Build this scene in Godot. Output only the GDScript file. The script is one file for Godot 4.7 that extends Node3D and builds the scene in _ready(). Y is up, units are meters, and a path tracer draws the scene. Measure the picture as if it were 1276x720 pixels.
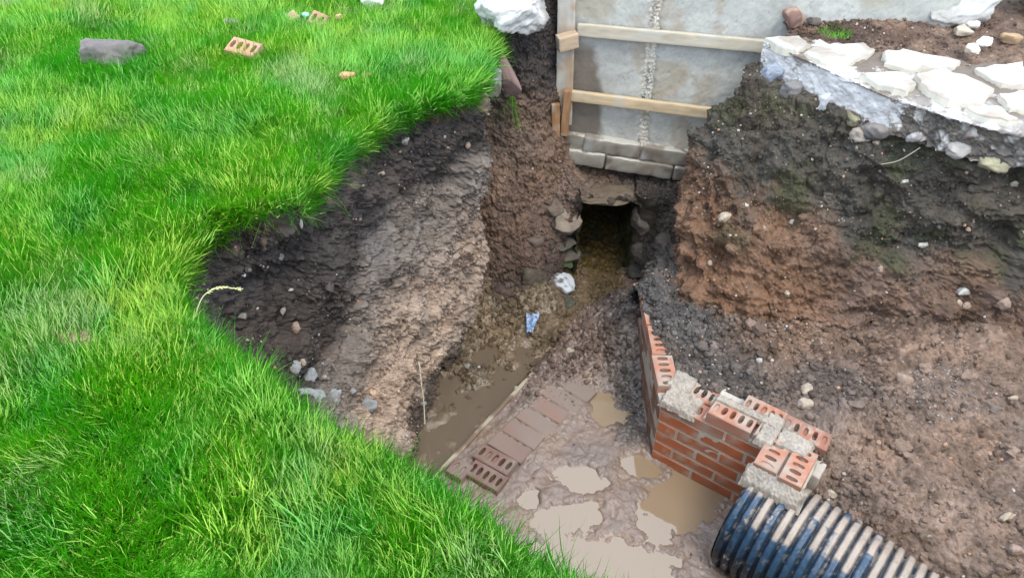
extends Node3D
# A lawn cut open for a drain: soil banks, a stone culvert, a brick headwall and a corrugated pipe.

var rng := RandomNumberGenerator.new()
var nz := {}
var edge := PackedVector2Array()          # the rim of the pit in plan (x, z)
var surfaces := {}                        # finished vertices of each soil surface, for seating stones
var rocks := []
var M := {}

# ------------------------------------------------------------------ small tools
func noise(seed_: int, freq: float, oct := 3, kind := FastNoiseLite.TYPE_SIMPLEX_SMOOTH) -> FastNoiseLite:
	var n := FastNoiseLite.new()
	n.noise_type = kind
	n.seed = seed_
	n.frequency = freq
	n.fractal_type = FastNoiseLite.FRACTAL_FBM if oct > 1 else FastNoiseLite.FRACTAL_NONE
	n.fractal_octaves = oct
	if kind == FastNoiseLite.TYPE_CELLULAR:
		n.cellular_return_type = FastNoiseLite.RETURN_DISTANCE
		n.cellular_jitter = 1.0
		n.domain_warp_enabled = true
		n.domain_warp_amplitude = 0.35 / freq
		n.domain_warp_frequency = freq * 1.2
	return n

func mix3(a: Color, b: Color, t: float) -> Color:
	return a.lerp(b, clampf(t, 0.0, 1.0))

func sm(a: float, b: float, x: float) -> float:
	return smoothstep(a, b, x)

func numbered(called: String) -> String:
	if not has_node(NodePath(called)):
		return called
	var k := 1
	while has_node(NodePath("%s_%03d" % [called, k])):
		k += 1
	return "%s_%03d" % [called, k]

func put(o: Node3D, called: String, parent: Node) -> void:
	if parent == self:
		o.name = numbered(called)
		add_child(o)
		return
	var n := called
	var k := 1
	while parent.has_node(NodePath(n)):
		n = "%s_%03d" % [called, k]
		k += 1
	o.name = n
	parent.add_child(o)

func tag(o: Node, label: String, category := "", group := "", kind := "") -> Node:
	if label: o.set_meta("label", label)
	if category: o.set_meta("category", category)
	if group: o.set_meta("group", group)
	if kind: o.set_meta("kind", kind)
	return o

func thing(called: String, label: String, category: String, at := Vector3.ZERO, group := "") -> Node3D:
	var o := Node3D.new()
	put(o, called, self)
	o.position = at
	tag(o, label, category, group)
	return o

func part(called: String, m: Mesh, mat: Material, parent: Node, t := Transform3D()) -> MeshInstance3D:
	var o := MeshInstance3D.new()
	o.mesh = m
	o.material_override = mat
	o.transform = t
	put(o, called, parent)
	return o

func vmat(rough: float, bump := 0.0, spec := 0.5, bscale := 6.0) -> StandardMaterial3D:
	var m := StandardMaterial3D.new()
	m.vertex_color_use_as_albedo = true
	m.roughness = rough
	m.metallic_specular = spec
	if bump > 0.0:
		m.uv1_triplanar = true
		m.uv1_world_triplanar = true
		m.uv1_scale = Vector3.ONE * bscale
		m.heightmap_enabled = true
		m.heightmap_scale = bump
		m.heightmap_texture = M.grit
	return m

func grit_texture() -> Texture2D:
	var n := noise(77, 0.05, 5)
	var t := NoiseTexture2D.new()
	t.width = 512
	t.height = 512
	t.seamless = true
	t.noise = n
	return t

# Catmull-Rom through points, resampled to even steps
func resample(pts: PackedVector3Array, n: int) -> PackedVector3Array:
	var fine := PackedVector3Array()
	var c := pts.size()
	for i in c - 1:
		var p0 := pts[maxi(i - 1, 0)]
		var p3 := pts[mini(i + 2, c - 1)]
		for k in 12:
			fine.append(pts[i].cubic_interpolate(pts[i + 1], p0, p3, k / 12.0))
	fine.append(pts[c - 1])
	if n <= 0:
		return fine
	var out := PackedVector3Array()
	for i in n:
		var f := float(i) / (n - 1) * (fine.size() - 1)
		var a := int(f)
		var b := mini(a + 1, fine.size() - 1)
		out.append(fine[a].lerp(fine[b], f - a))
	return out

func loft(rails: Array, nu: int, nv: int) -> PackedVector3Array:
	var cols := []
	for r in rails:
		cols.append(resample(PackedVector3Array(r), nu))
	var out := PackedVector3Array()
	out.resize(nu * nv)
	for i in nu:
		var line := PackedVector3Array()
		for r in cols:
			line.append(r[i])
		var s := resample(line, 0)
		# even spacing down the column
		var acc := PackedFloat32Array([0.0])
		for k in range(1, s.size()):
			acc.append(acc[k - 1] + s[k].distance_to(s[k - 1]))
		var total := acc[acc.size() - 1]
		var at := 0
		for j in nv:
			var want := total * j / (nv - 1)
			while at < s.size() - 2 and acc[at + 1] < want:
				at += 1
			var span := maxf(acc[at + 1] - acc[at], 1e-6)
			out[i * nv + j] = s[at].lerp(s[at + 1], clampf((want - acc[at]) / span, 0.0, 1.0))
	return out

func grid_normals(p: PackedVector3Array, nu: int, nv: int, flip: bool) -> PackedVector3Array:
	var out := PackedVector3Array()
	out.resize(nu * nv)
	var sgn := -1.0 if flip else 1.0
	for i in nu:
		var i0 := maxi(i - 1, 0) * nv
		var i1 := mini(i + 1, nu - 1) * nv
		for j in nv:
			var du := p[i1 + j] - p[i0 + j]
			var dv := p[i * nv + mini(j + 1, nv - 1)] - p[i * nv + maxi(j - 1, 0)]
			var n := du.cross(dv) * sgn
			var l := n.length()
			out[i * nv + j] = n / l if l > 1e-12 else Vector3.UP
	return out

func grid_mesh(p: PackedVector3Array, n: PackedVector3Array, c: PackedColorArray, nu: int, nv: int, flip: bool) -> ArrayMesh:
	var idx := PackedInt32Array()
	idx.resize((nu - 1) * (nv - 1) * 6)
	var w := 0
	for i in nu - 1:
		for j in nv - 1:
			var a := i * nv + j
			var b := a + nv
			if flip:
				idx[w] = a; idx[w + 1] = b; idx[w + 2] = b + 1
				idx[w + 3] = a; idx[w + 4] = b + 1; idx[w + 5] = a + 1
			else:
				idx[w] = a; idx[w + 1] = b + 1; idx[w + 2] = b
				idx[w + 3] = a; idx[w + 4] = a + 1; idx[w + 5] = b + 1
			w += 6
	var arr := []
	arr.resize(Mesh.ARRAY_MAX)
	arr[Mesh.ARRAY_VERTEX] = p
	arr[Mesh.ARRAY_NORMAL] = n
	if c.size(): arr[Mesh.ARRAY_COLOR] = c
	arr[Mesh.ARRAY_INDEX] = idx
	var m := ArrayMesh.new()
	m.add_surface_from_arrays(Mesh.PRIMITIVE_TRIANGLES, arr)
	return m

# displaces a grid along its normals and colours it
func ground_surface(called: String, p: PackedVector3Array, nu: int, nv: int, flip: bool, disp: Callable, col: Callable, mat: Material, keep := "", parent: Node = self) -> MeshInstance3D:
	var n0 := grid_normals(p, nu, nv, flip)
	var q := PackedVector3Array()
	q.resize(nu * nv)
	var hs := PackedFloat32Array()
	hs.resize(nu * nv)
	for i in nu:
		var u := float(i) / (nu - 1)
		for j in nv:
			var k := i * nv + j
			var d: float = disp.call(p[k], u, float(j) / (nv - 1))
			hs[k] = d
			q[k] = p[k] + n0[k] * d
	var n1 := grid_normals(q, nu, nv, flip)
	var c := PackedColorArray()
	c.resize(nu * nv)
	for i in nu:
		var u := float(i) / (nu - 1)
		for j in nv:
			var k := i * nv + j
			c[k] = col.call(q[k], u, float(j) / (nv - 1), n1[k])
	if keep:
		surfaces[keep] = [q, n1, c]
	return part(called, grid_mesh(q, n1, c, nu, nv, flip), mat, parent)

# a stone: a cube pushed out to a rounded, cut and roughened lump of about the given size
func rock_mesh(size: Vector3, seed_: int, sub := 8, rough := 0.16, cuts := 5, col := Color(0.3, 0.28, 0.25), vary := 0.25, tint := Color(0, 0, 0, 0), tint_where := Vector3.UP) -> ArrayMesh:
	var r := RandomNumberGenerator.new()
	r.seed = seed_ * 7919 + 13
	var off := Vector3(r.randf_range(-50, 50), r.randf_range(-50, 50), r.randf_range(-50, 50))
	var planes := []
	for i in cuts:
		planes.append([Vector3(r.randfn(), r.randfn(), r.randfn()).normalized(), r.randf_range(0.55, 0.85)])
	var st := SurfaceTool.new()
	st.begin(Mesh.PRIMITIVE_TRIANGLES)
	var faces := [[Vector3.RIGHT, Vector3.UP, Vector3.BACK], [Vector3.LEFT, Vector3.BACK, Vector3.UP], [Vector3.UP, Vector3.BACK, Vector3.RIGHT], [Vector3.DOWN, Vector3.RIGHT, Vector3.BACK], [Vector3.BACK, Vector3.RIGHT, Vector3.UP], [Vector3.FORWARD, Vector3.UP, Vector3.RIGHT]]
	var base := 0
	for f in faces:
		for i in sub + 1:
			for j in sub + 1:
				var v: Vector3 = f[0] + f[1] * (2.0 * i / sub - 1.0) + f[2] * (2.0 * j / sub - 1.0)
				v = v.normalized().lerp(v * 0.72, 0.3)
				for pl in planes:
					var d: float = v.dot(pl[0])
					if d > pl[1]:
						v -= pl[0] * (d - pl[1]) * 0.92
				v *= 1.0 + rough * nz.rock.get_noise_3dv(v * 1.1 + off) + rough * 0.45 * nz.rock.get_noise_3dv(v * 3.7 + off) + rough * 0.22 * nz.rock.get_noise_3dv(v * 9.0 + off)
				var t: float = nz.rock.get_noise_3dv(v * 1.6 - off) + 0.6 * nz.rock.get_noise_3dv(v * 6.0 - off)
				var cc := col * (1.0 + vary * t)
				if tint.a > 0.0:
					cc = mix3(cc, tint, sm(-0.1, 0.25, v.dot(tint_where) * 0.7 + 0.8 * nz.rock.get_noise_3dv(v * 1.3 + off * 2.0)) * tint.a)
				cc.a = 1.0
				st.set_color(cc)
				st.set_smooth_group(0 if sub > 4 else -1)
				st.add_vertex(v * size * 0.5)
		for i in sub:
			for j in sub:
				var a: int = base + i * (sub + 1) + j
				var b: int = a + sub + 1
				for k in [a, a + 1, b + 1, a, b + 1, b]:
					st.add_index(k)
		base += (sub + 1) * (sub + 1)
	st.generate_normals()
	return st.commit()

func stone(called: String, label: String, category: String, at: Vector3, size: Vector3, seed_: int, col: Color, opts := {}) -> MeshInstance3D:
	var m := rock_mesh(size, seed_, opts.get("sub", 10), opts.get("rough", 0.16), opts.get("cuts", 6), col, opts.get("vary", 0.25), opts.get("tint", Color(0, 0, 0, 0)), opts.get("where", Vector3.UP))
	var t := Transform3D(Basis.from_euler(opts.get("turn", Vector3.ZERO)), at)
	var o := part(called, m, opts.get("mat", M.stone), opts.get("parent", self), t)
	if label: tag(o, label, category, opts.get("group", ""))
	return o

# box with chamfered edges whose faces are cut finely enough to be roughened
func box_mesh(size: Vector3, bevel: float, col: Callable, step := 0.03, rough := 0.0, seed_ := 1) -> ArrayMesh:
	var st := SurfaceTool.new()
	st.begin(Mesh.PRIMITIVE_TRIANGLES)
	var h := size * 0.5
	var ax := [Vector3.RIGHT, Vector3.UP, Vector3.BACK]
	var off := Vector3(seed_ * 3.17, seed_ * 1.31, seed_ * 2.73)
	var base := 0
	for a in 3:
		for s in [-1.0, 1.0]:
			var n: Vector3 = ax[a] * s
			var u: Vector3 = ax[(a + 1) % 3]
			var v: Vector3 = ax[(a + 2) % 3]
			if s < 0.0:
				var w := u
				u = v
				v = w
			var hu := absf(h.dot(u))
			var hv := absf(h.dot(v))
			var us := steps(hu, bevel, step)
			var vs := steps(hv, bevel, step)
			for x in us:
				for y in vs:
					var p: Vector3 = n * absf(h.dot(n)) + u * x + v * y
					var ed := 0.0
					if absf(x) >= hu - 1e-5: ed += 1.0
					if absf(y) >= hv - 1e-5: ed += 1.0
					if ed > 0.0:      # pull the rim in to a rounded edge
						p -= n * bevel * (0.3 if ed < 1.5 else 0.42)
						if absf(x) >= hu - 1e-5: p -= u * signf(x) * bevel * (0.3 if ed < 1.5 else 0.42)
						if absf(y) >= hv - 1e-5: p -= v * signf(y) * bevel * (0.3 if ed < 1.5 else 0.42)
					if rough > 0.0:
						var q := p * (0.35 / maxf(rough, 0.002)) * 0.02
						p += Vector3(nz.rock.get_noise_3dv(p * 9.0 + off), nz.rock.get_noise_3dv(p * 9.0 - off), nz.rock.get_noise_3dv(p * 9.0 + off * 2.0)) * rough + q * 0.0
					st.set_color(col.call(p + off, n))
					st.add_vertex(p)
			var cnt: int = vs.size()
			for i in us.size() - 1:
				for j in cnt - 1:
					var k0: int = base + i * cnt + j
					for k in [k0, k0 + cnt + 1, k0 + cnt, k0, k0 + 1, k0 + cnt + 1]:
						st.add_index(k)
			base += us.size() * cnt
	st.generate_normals()
	return st.commit()

func steps(half: float, bevel: float, step: float) -> Array:
	var out := [-half]
	var inner := half - bevel
	var n := maxi(1, int(ceil(2.0 * inner / step)))
	for i in n + 1:
		out.append(-inner + 2.0 * inner * i / n)
	out.append(half)
	return out

# perforated brick, length along x, top up, its centre at the origin
func brick_mesh(size: Vector3, slots: int, seed_: int, skin: Callable, lip := 0.003) -> ArrayMesh:
	var r := RandomNumberGenerator.new()
	r.seed = seed_ * 31 + 5
	var st := SurfaceTool.new()
	st.begin(Mesh.PRIMITIVE_TRIANGLES)
	st.set_smooth_group(-1)
	var h := size * 0.5
	var jit := func(): return Vector3(r.randf_range(-1, 1), r.randf_range(-1, 1), r.randf_range(-1, 1)) * 0.0016
	var top := []
	var rim := []
	var low := []
	for c in [[-1, -1], [1, -1], [1, 1], [-1, 1]]:
		top.append(Vector3(c[0] * (h.x - lip), h.y, c[1] * (h.z - lip)) + jit.call())
		rim.append(Vector3(c[0] * h.x, h.y - lip, c[1] * h.z) + jit.call())
		low.append(Vector3(c[0] * h.x, -h.y, c[1] * h.z) + jit.call())
	var tri := func(a: Vector3, b: Vector3, c: Vector3):
		for p in [a, b, c]:
			st.set_color(skin.call(p, seed_))
			st.add_vertex(p)
	var quad := func(a: Vector3, b: Vector3, c: Vector3, d: Vector3):
		tri.call(a, b, c)
		tri.call(a, c, d)
	for i in 4:
		var j := (i + 1) % 4
		quad.call(top[i], rim[i], rim[j], top[j])
		# sides in several pieces so that their colour can vary
		var cuts_ := 5 if i % 2 == 0 else 2
		for k in cuts_:
			var a: Vector3 = rim[i].lerp(rim[j], float(k) / cuts_)
			var b: Vector3 = rim[i].lerp(rim[j], float(k + 1) / cuts_)
			var c: Vector3 = low[i].lerp(low[j], float(k + 1) / cuts_)
			var d: Vector3 = low[i].lerp(low[j], float(k) / cuts_)
			quad.call(a, a.lerp(d, 0.5), b.lerp(c, 0.5), b)
			quad.call(a.lerp(d, 0.5), d, c, b.lerp(c, 0.5))
	quad.call(low[0], low[3], low[2], low[1])
	if slots == 0:
		quad.call(top[0], top[1], top[2], top[3])
	else:
		var y := h.y
		var cell := (size.x - 2.0 * lip) / slots
		var angs := []
		var ca := atan2(h.z - lip, cell * 0.5)
		for q in 4:
			for f in [0.0, 0.33, 0.66]:
				var a0: float = [-ca, ca, PI - ca, PI + ca][q]
				var a1: float = [ca, PI - ca, PI + ca, TAU - ca][q]
				angs.append(lerpf(a0, a1, f))
		for s in slots:
			var cx := -h.x + lip + cell * (s + 0.5)
			var outer := []
			var inner := []
			var floor_ := []
			var sx := minf(0.0118, cell * 0.30) * r.randf_range(0.9, 1.08)
			var sz := size.z * 0.27 * r.randf_range(0.93, 1.05)
			var deep := 0.042 if r.randf() < 0.72 else r.randf_range(0.006, 0.02)      # some slots hold mortar
			for a in angs:
				var c := cos(a)
				var d := sin(a)
				var ro := minf(cell * 0.5 / maxf(absf(c), 1e-4), (h.z - lip) / maxf(absf(d), 1e-4))
				outer.append(Vector3(cx + c * ro, y, d * ro))
				var ri := pow(pow(absf(c) / sx, 3.0) + pow(absf(d) / sz, 3.0), -1.0 / 3.0)
				inner.append(Vector3(cx + c * ri, y - 0.001, d * ri))
				floor_.append(Vector3(cx + c * ri * 0.93, y - deep, d * ri * 0.93))
			for i in angs.size():
				var j := (i + 1) % angs.size()
				quad.call(outer[i], outer[j], inner[j], inner[i])
				quad.call(inner[i], inner[j], floor_[j], floor_[i])
				tri.call(floor_[i], floor_[j], Vector3(cx, y - deep - 0.002, 0))
	st.generate_normals()
	return st.commit()

# ------------------------------------------------------------------ soil
func clod(n: FastNoiseLite, p: Vector3) -> float:
	return clampf(-n.get_noise_3dv(p), 0.0, 1.0)      # 1 in the middle of a lump, 0 in the gaps

func soil_relief(p: Vector3, big: float, lumps: float, fine: float) -> float:
	var d: float = nz.big.get_noise_3dv(p) * big
	var where: float = 0.55 + 0.9 * nz.mask.get_noise_3dv(p)
	d += (clod(nz.clod1, p) - 0.5) * lumps * clampf(where, 0.15, 1.3)
	d += (clod(nz.clod2, p) - 0.5) * lumps * 0.5 * clampf(1.3 - where, 0.3, 1.2)
	d += (clod(nz.clod3, p) - 0.5) * fine * 1.5
	d += nz.mid.get_noise_3dv(p) * fine * 1.5
	d += nz.fine.get_noise_3dv(p) * fine * 0.7
	var crack: float = 1.0 - absf(nz.crack.get_noise_3dv(p * Vector3(1, 0.7, 1)))
	d -= sm(0.95, 1.0, crack) * fine * 1.6
	return d

# grooves left by a bucket or a spade, long along one direction
func tool_marks(p: Vector3, along: Vector3, freq: float) -> float:
	var t := p - along * p.dot(along) * 0.86
	var r: float = 1.0 - absf(nz.groove.get_noise_3dv(t * freq))
	return r * r - 0.6

func mottle(p: Vector3, c: Color, amount := 1.0) -> Color:
	var a: float = nz.tone1.get_noise_3dv(p)
	var b: float = nz.tone2.get_noise_3dv(p)
	var f: float = nz.tone3.get_noise_3dv(p)
	var k := clampf(1.0 + amount * (0.34 * a + 0.45 * b + 0.62 * f), 0.3, 1.9)
	var warm: float = 1.0 + amount * 0.10 * nz.tone1.get_noise_3dv(p + Vector3(9, 3, 5))
	return Color(c.r * k * warm, c.g * k, c.b * k / warm, 1.0)

func lawn_y(x: float, z: float) -> float:
	return 1.6 + 0.045 * nz.lawn.get_noise_2d(x, z) + 0.012 * nz.lawn.get_noise_2d(x * 4.0, z * 4.0)

func _ready() -> void:
	rng.seed = 20240
	# ---------------------------------------------------------------- camera, sky, sun, exposure
	var cam := Camera3D.new()
	cam.name = "camera"
	add_child(cam)
	cam.position = Vector3(0, 3.2, 0)
	cam.rotation_degrees = Vector3(-40, 0, 0)
	cam.fov = 41.7
	cam.near = 0.05
	cam.far = 900.0
	cam.current = true

	var env := Environment.new()
	env.background_mode = Environment.BG_SKY
	var sm_ := ProceduralSkyMaterial.new()
	sm_.sky_top_color = Color(0.88, 0.93, 1.0)
	sm_.sky_horizon_color = Color(0.83, 0.87, 0.93)
	sm_.sky_curve = 0.2
	sm_.ground_bottom_color = Color(0.2, 0.24, 0.16)
	sm_.ground_horizon_color = Color(0.45, 0.5, 0.42)
	sm_.sky_energy_multiplier = 1.15
	var sky := Sky.new()
	sky.sky_material = sm_
	env.sky = sky
	env.tonemap_mode = Environment.TONE_MAPPER_LINEAR
	env.tonemap_exposure = 2.3
	env.sdfgi_enabled = true
	env.ssao_enabled = true
	env.ssil_enabled = true
	var we := WorldEnvironment.new()
	we.name = "environment"
	we.environment = env
	add_child(we)

	var sun := DirectionalLight3D.new()
	sun.name = "sun"
	sun.light_energy = 0.4
	sun.light_angular_distance = 22.0
	sun.light_color = Color(1.0, 0.97, 0.92)
	sun.shadow_enabled = true
	sun.rotation_degrees = Vector3(-62, 28, 0)
	add_child(sun)

	# ---------------------------------------------------------------- noises and materials
	nz.rock = noise(3, 1.0, 3)
	nz.big = noise(11, 2.4, 3)
	nz.mask = noise(12, 3.1, 2)
	nz.clod1 = noise(13, 11.0, 1, FastNoiseLite.TYPE_CELLULAR)
	nz.clod2 = noise(14, 27.0, 1, FastNoiseLite.TYPE_CELLULAR)
	nz.clod3 = noise(24, 58.0, 1, FastNoiseLite.TYPE_CELLULAR)
	nz.mid = noise(15, 22.0, 3)
	nz.fine = noise(16, 75.0, 2)
	nz.crack = noise(17, 2.6, 3)
	nz.tone1 = noise(18, 2.2, 3)
	nz.tone2 = noise(19, 11.0, 3)
	nz.tone3 = noise(20, 60.0, 3)
	nz.groove = noise(25, 1.0, 2)
	nz.lawn = noise(21, 0.9, 2)
	nz.patch = noise(22, 1.1, 3)
	M.grit = grit_texture()
	M.soil = vmat(0.85, 0.7, 0.35, 6.0)
	M.mud = vmat(0.42, 0.12, 0.5, 4.0)
	M.stone = vmat(0.82, 0.25, 0.4, 5.0)
	M.concrete = vmat(0.88, 0.12, 0.4, 4.0)
	M.brick = vmat(0.85, 0.10, 0.3, 9.0)
	M.brickwet = vmat(0.5, 0.1, 0.5, 8.0)
	M.timber = vmat(0.8, 0.05, 0.3, 6.0)
	M.pipe = vmat(0.38, 0.06, 0.5, 6.0)
	M.turf = vmat(1.0)
	for i in 6:
		rocks.append(rock_mesh(Vector3(1, 0.72, 0.85), 40 + i, 3, 0.18, 5, Color(1, 1, 1), 0.12))

	build_rim()
	build_banks()
	build_floor()
	build_wall()
	build_culvert()
	build_coping()
	build_headwall()
	build_pipe()
	build_edging()
	build_lawn()
	build_stones()
	build_single_stones()
	build_lawn_things()

# ------------------------------------------------------------------ the rim and the lawn's ground
const RIM := [[1.6, -0.45], [0.7, -0.6], [0.095, -0.87], [-0.115, -1.06], [-0.28, -1.19], [-0.54, -1.31], [-0.72, -1.47], [-0.96, -1.68], [-1.10, -1.86], [-1.17, -2.08], [-1.10, -2.32], [-0.86, -2.46], [-0.70, -2.91], [-0.52, -3.22], [-0.23, -3.41], [-0.16, -3.72], [-0.10, -4.12], [0.1, -4.42], [1.2, -4.4], [2.4, -4.25], [3.1, -3.6], [3.6, -2.6], [3.7, -1.6], [3.0, -0.6]]

func build_rim() -> void:
	var pts := PackedVector3Array()
	for p in RIM: pts.append(Vector3(p[0], 0, p[1]))
	pts.append(pts[0])
	var r := resample(pts, 0)
	for p in r: edge.append(Vector2(p.x, p.z))
	var c := Vector2(0.6, -2.4)
	var rings := [0.0, 0.015, 0.04, 0.08, 0.14, 0.22, 0.34, 0.5, 0.7, 0.95, 1.25, 1.6, 2.0, 2.5, 3.2, 4.2, 6, 9, 15, 30, 80, 220, 600]
	var nu := edge.size()
	var nv := rings.size()
	var g := PackedVector3Array()
	var col := PackedColorArray()
	for i in nu:
		var dir := (edge[i] - c).normalized()
		for j in nv:
			var q: Vector2 = edge[i] + dir * rings[j]
			var y := lawn_y(q.x, q.y)
			if j == 0: y -= 0.05
			elif j == 1: y -= 0.02
			g.append(Vector3(q.x, y, q.y))
			var t: float = nz.tone2.get_noise_2d(q.x, q.y)
			var gcol := Color(0.16, 0.46, 0.05).lerp(Color(0.24, 0.52, 0.06), 0.5 + t)
			if j < 2: gcol = Color(0.06, 0.05, 0.035)
			if j > 14: gcol = Color(0.07, 0.20, 0.02) * (1.0 + 0.4 * t)
			gcol.a = 1.0
			col.append(gcol)
	var n := grid_normals(g, nu, nv, false)
	if n[nv * 3 + 8].y < 0.0:
		n = grid_normals(g, nu, nv, true)
		tag(part("ground", grid_mesh(g, n, col, nu, nv, true), M.turf, self), "", "", "", "structure")
	else:
		tag(part("ground", grid_mesh(g, n, col, nu, nv, false), M.turf, self), "", "", "", "structure")

# ------------------------------------------------------------------ banks
func V(x: float, y: float, z: float) -> Vector3:
	return Vector3(x, y, z)

func build_banks() -> void:
	# left bank: from under the near lawn edge round the inner corner to the promontory and into the recess
	var lt := [V(1.6, 1.58, -0.45), V(0.7, 1.58, -0.6), V(0.04, 1.57, -0.82), V(-0.32, 1.57, -1.13), V(-0.59, 1.57, -1.25), V(-0.90, 1.57, -1.54), V(-1.10, 1.57, -1.87), V(-1.17, 1.56, -2.08), V(-1.10, 1.56, -2.32), V(-0.86, 1.56, -2.46), V(-0.70, 1.56, -2.91), V(-0.52, 1.56, -3.22), V(-0.19, 1.56, -3.46), V(-0.17, 1.56, -3.72), V(-0.12, 1.55, -4.2)]
	var lu := [V(1.6, 1.15, -0.6), V(0.7, 1.15, -0.72), V(0.03, 1.15, -0.90), V(-0.36, 1.15, -1.25), V(-0.62, 1.15, -1.41), V(-0.92, 1.15, -1.70), V(-1.07, 1.15, -2.03), V(-1.09, 1.15, -2.22), V(-1.0, 1.15, -2.46), V(-0.80, 1.15, -2.65), V(-0.60, 1.15, -3.03), V(-0.42, 1.15, -3.30), V(-0.14, 1.15, -3.56), V(-0.20, 1.15, -3.76), V(-0.15, 1.15, -4.2)]
	var lm := [V(1.6, 0.6, -0.8), V(0.7, 0.6, -0.85), V(0.05, 0.6, -1.04), V(-0.34, 0.6, -1.42), V(-0.58, 0.6, -1.72), V(-0.74, 0.6, -2.06), V(-0.82, 0.6, -2.30), V(-0.78, 0.6, -2.46), V(-0.70, 0.6, -2.68), V(-0.56, 0.6, -2.90), V(-0.38, 0.6, -3.18), V(-0.27, 0.6, -3.42), V(-0.15, 0.6, -3.62), V(-0.26, 0.6, -3.80), V(-0.3, 0.6, -4.2)]
	var lb := [V(1.6, -0.14, -1.0), V(0.7, -0.14, -1.0), V(0.05, -0.14, -1.3), V(-0.3, -0.14, -1.75), V(-0.5, -0.14, -2.1), V(-0.50, -0.14, -2.37), V(-0.46, -0.14, -2.50), V(-0.42, -0.14, -2.64), V(-0.39, -0.14, -2.80), V(-0.36, -0.14, -3.0), V(-0.28, -0.14, -3.32), V(-0.24, -0.14, -3.56), V(-0.20, -0.14, -3.72), V(-0.30, -0.14, -3.9), V(-0.4, -0.14, -4.2)]
	var nu := 640
	var nv := 300
	var p := loft([lt, lu, lm, lb], nu, nv)
	var rel := func(q: Vector3, _u: float, v: float) -> float:
		var s := sm(0.0, 0.04, v)
		var d := soil_relief(q, 0.09, 0.038, 0.0125) * s
		# bedding steps and spalled hollows in the lower half
		d += nz.big.get_noise_3dv(q * Vector3(1.4, 3.8, 1.4) + Vector3(4, 0, 0)) * 0.035 * s
		d += tool_marks(q, Vector3(0.25, 0.9, -0.35).normalized(), 5.0) * 0.036 * s * sm(-0.3, 0.2, nz.mask.get_noise_3dv(q * 0.6))
		return d
	var dark := Color(0.064, 0.054, 0.050)
	var grey := Color(0.195, 0.164, 0.143)
	var tan_ := Color(0.345, 0.268, 0.215)
	var red := Color(0.125, 0.085, 0.066)
	var paint := func(q: Vector3, _u: float, _v: float, n: Vector3) -> Color:
		var wob: float = 0.16 * nz.tone1.get_noise_3dv(q * 1.5) + 0.05 * nz.tone2.get_noise_3dv(q)
		var thr := lerpf(0.55, 1.12, sm(-1.05, -0.55, q.x))
		var t := q.y + wob
		var c := mix3(tan_, grey, sm(thr - 0.62, thr - 0.22, t))
		c = mix3(c, dark, sm(thr - 0.10, thr + 0.10, t))
		c = mix3(c, Color(0.10, 0.075, 0.06), sm(0.22, 0.0, t))
		c = mix3(c, Color(0.20, 0.145, 0.10), sm(1.44, 1.52, q.y + 0.12 * nz.tone2.get_noise_3dv(q)) * sm(0.05, 0.3, nz.tone1.get_noise_3dv(q * 1.6)) * 0.8)
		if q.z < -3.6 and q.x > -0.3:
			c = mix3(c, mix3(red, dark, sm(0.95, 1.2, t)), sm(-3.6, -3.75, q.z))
		return mottle(q, c)
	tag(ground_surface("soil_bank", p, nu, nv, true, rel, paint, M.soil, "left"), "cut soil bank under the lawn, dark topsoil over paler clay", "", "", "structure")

	# recess behind the promontory, and the soil over and beside the culvert
	var ct := [V(-0.3, 1.60, -4.16), V(-0.12, 1.66, -4.20), V(0.04, 1.72, -4.26), V(0.18, 1.74, -4.31), V(0.30, 1.74, -4.35), V(0.40, 0.74, -4.33), V(0.62, 0.655, -4.29), V(0.85, 0.63, -4.25), V(1.05, 0.62, -4.22), V(1.35, 0.66, -4.15)]
	var cu := [V(-0.32, 1.2, -4.14), V(-0.15, 1.2, -4.14), V(0.03, 1.2, -4.16), V(0.18, 1.2, -4.21), V(0.29, 1.14, -4.27), V(0.42, 0.68, -4.19), V(0.62, 0.615, -4.11), V(0.82, 0.60, -4.08), V(1.02, 0.60, -4.04), V(1.3, 0.60, -4.0)]
	var cm := [V(-0.34, 0.75, -4.02), V(-0.16, 0.74, -4.0), V(0.02, 0.72, -4.0), V(0.16, 0.72, -4.04), V(0.29, 0.70, -4.08), V(0.43, 0.62, -4.02), V(0.61, 0.605, -4.0), V(0.80, 0.59, -4.0), V(0.96, 0.56, -3.95), V(1.2, 0.5, -3.85)]
	var cl := [V(-0.36, 0.3, -3.82), V(-0.18, 0.32, -3.80), V(0.0, 0.33, -3.80), V(0.13, 0.33, -3.84), V(0.27, 0.34, -3.90), V(0.43, 0.58, -3.96), V(0.61, 0.585, -3.95), V(0.79, 0.57, -3.95), V(0.92, 0.34, -3.84), V(1.1, 0.3, -3.75)]
	var cb := [V(-0.40, -0.14, -3.52), V(-0.22, -0.14, -3.50), V(-0.04, -0.14, -3.52), V(0.1, -0.12, -3.58), V(0.26, -0.1, -3.72), V(0.43, 0.55, -3.98), V(0.61, 0.57, -3.99), V(0.79, 0.55, -3.98), V(0.88, -0.1, -3.72), V(1.05, -0.1, -3.5)]
	nu = 340
	nv = 300
	p = loft([ct, cu, cm, cl, cb], nu, nv)
	var rel2 := func(q: Vector3, _u: float, _v: float) -> float:
		return soil_relief(q, 0.055, 0.038, 0.0105)
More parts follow.
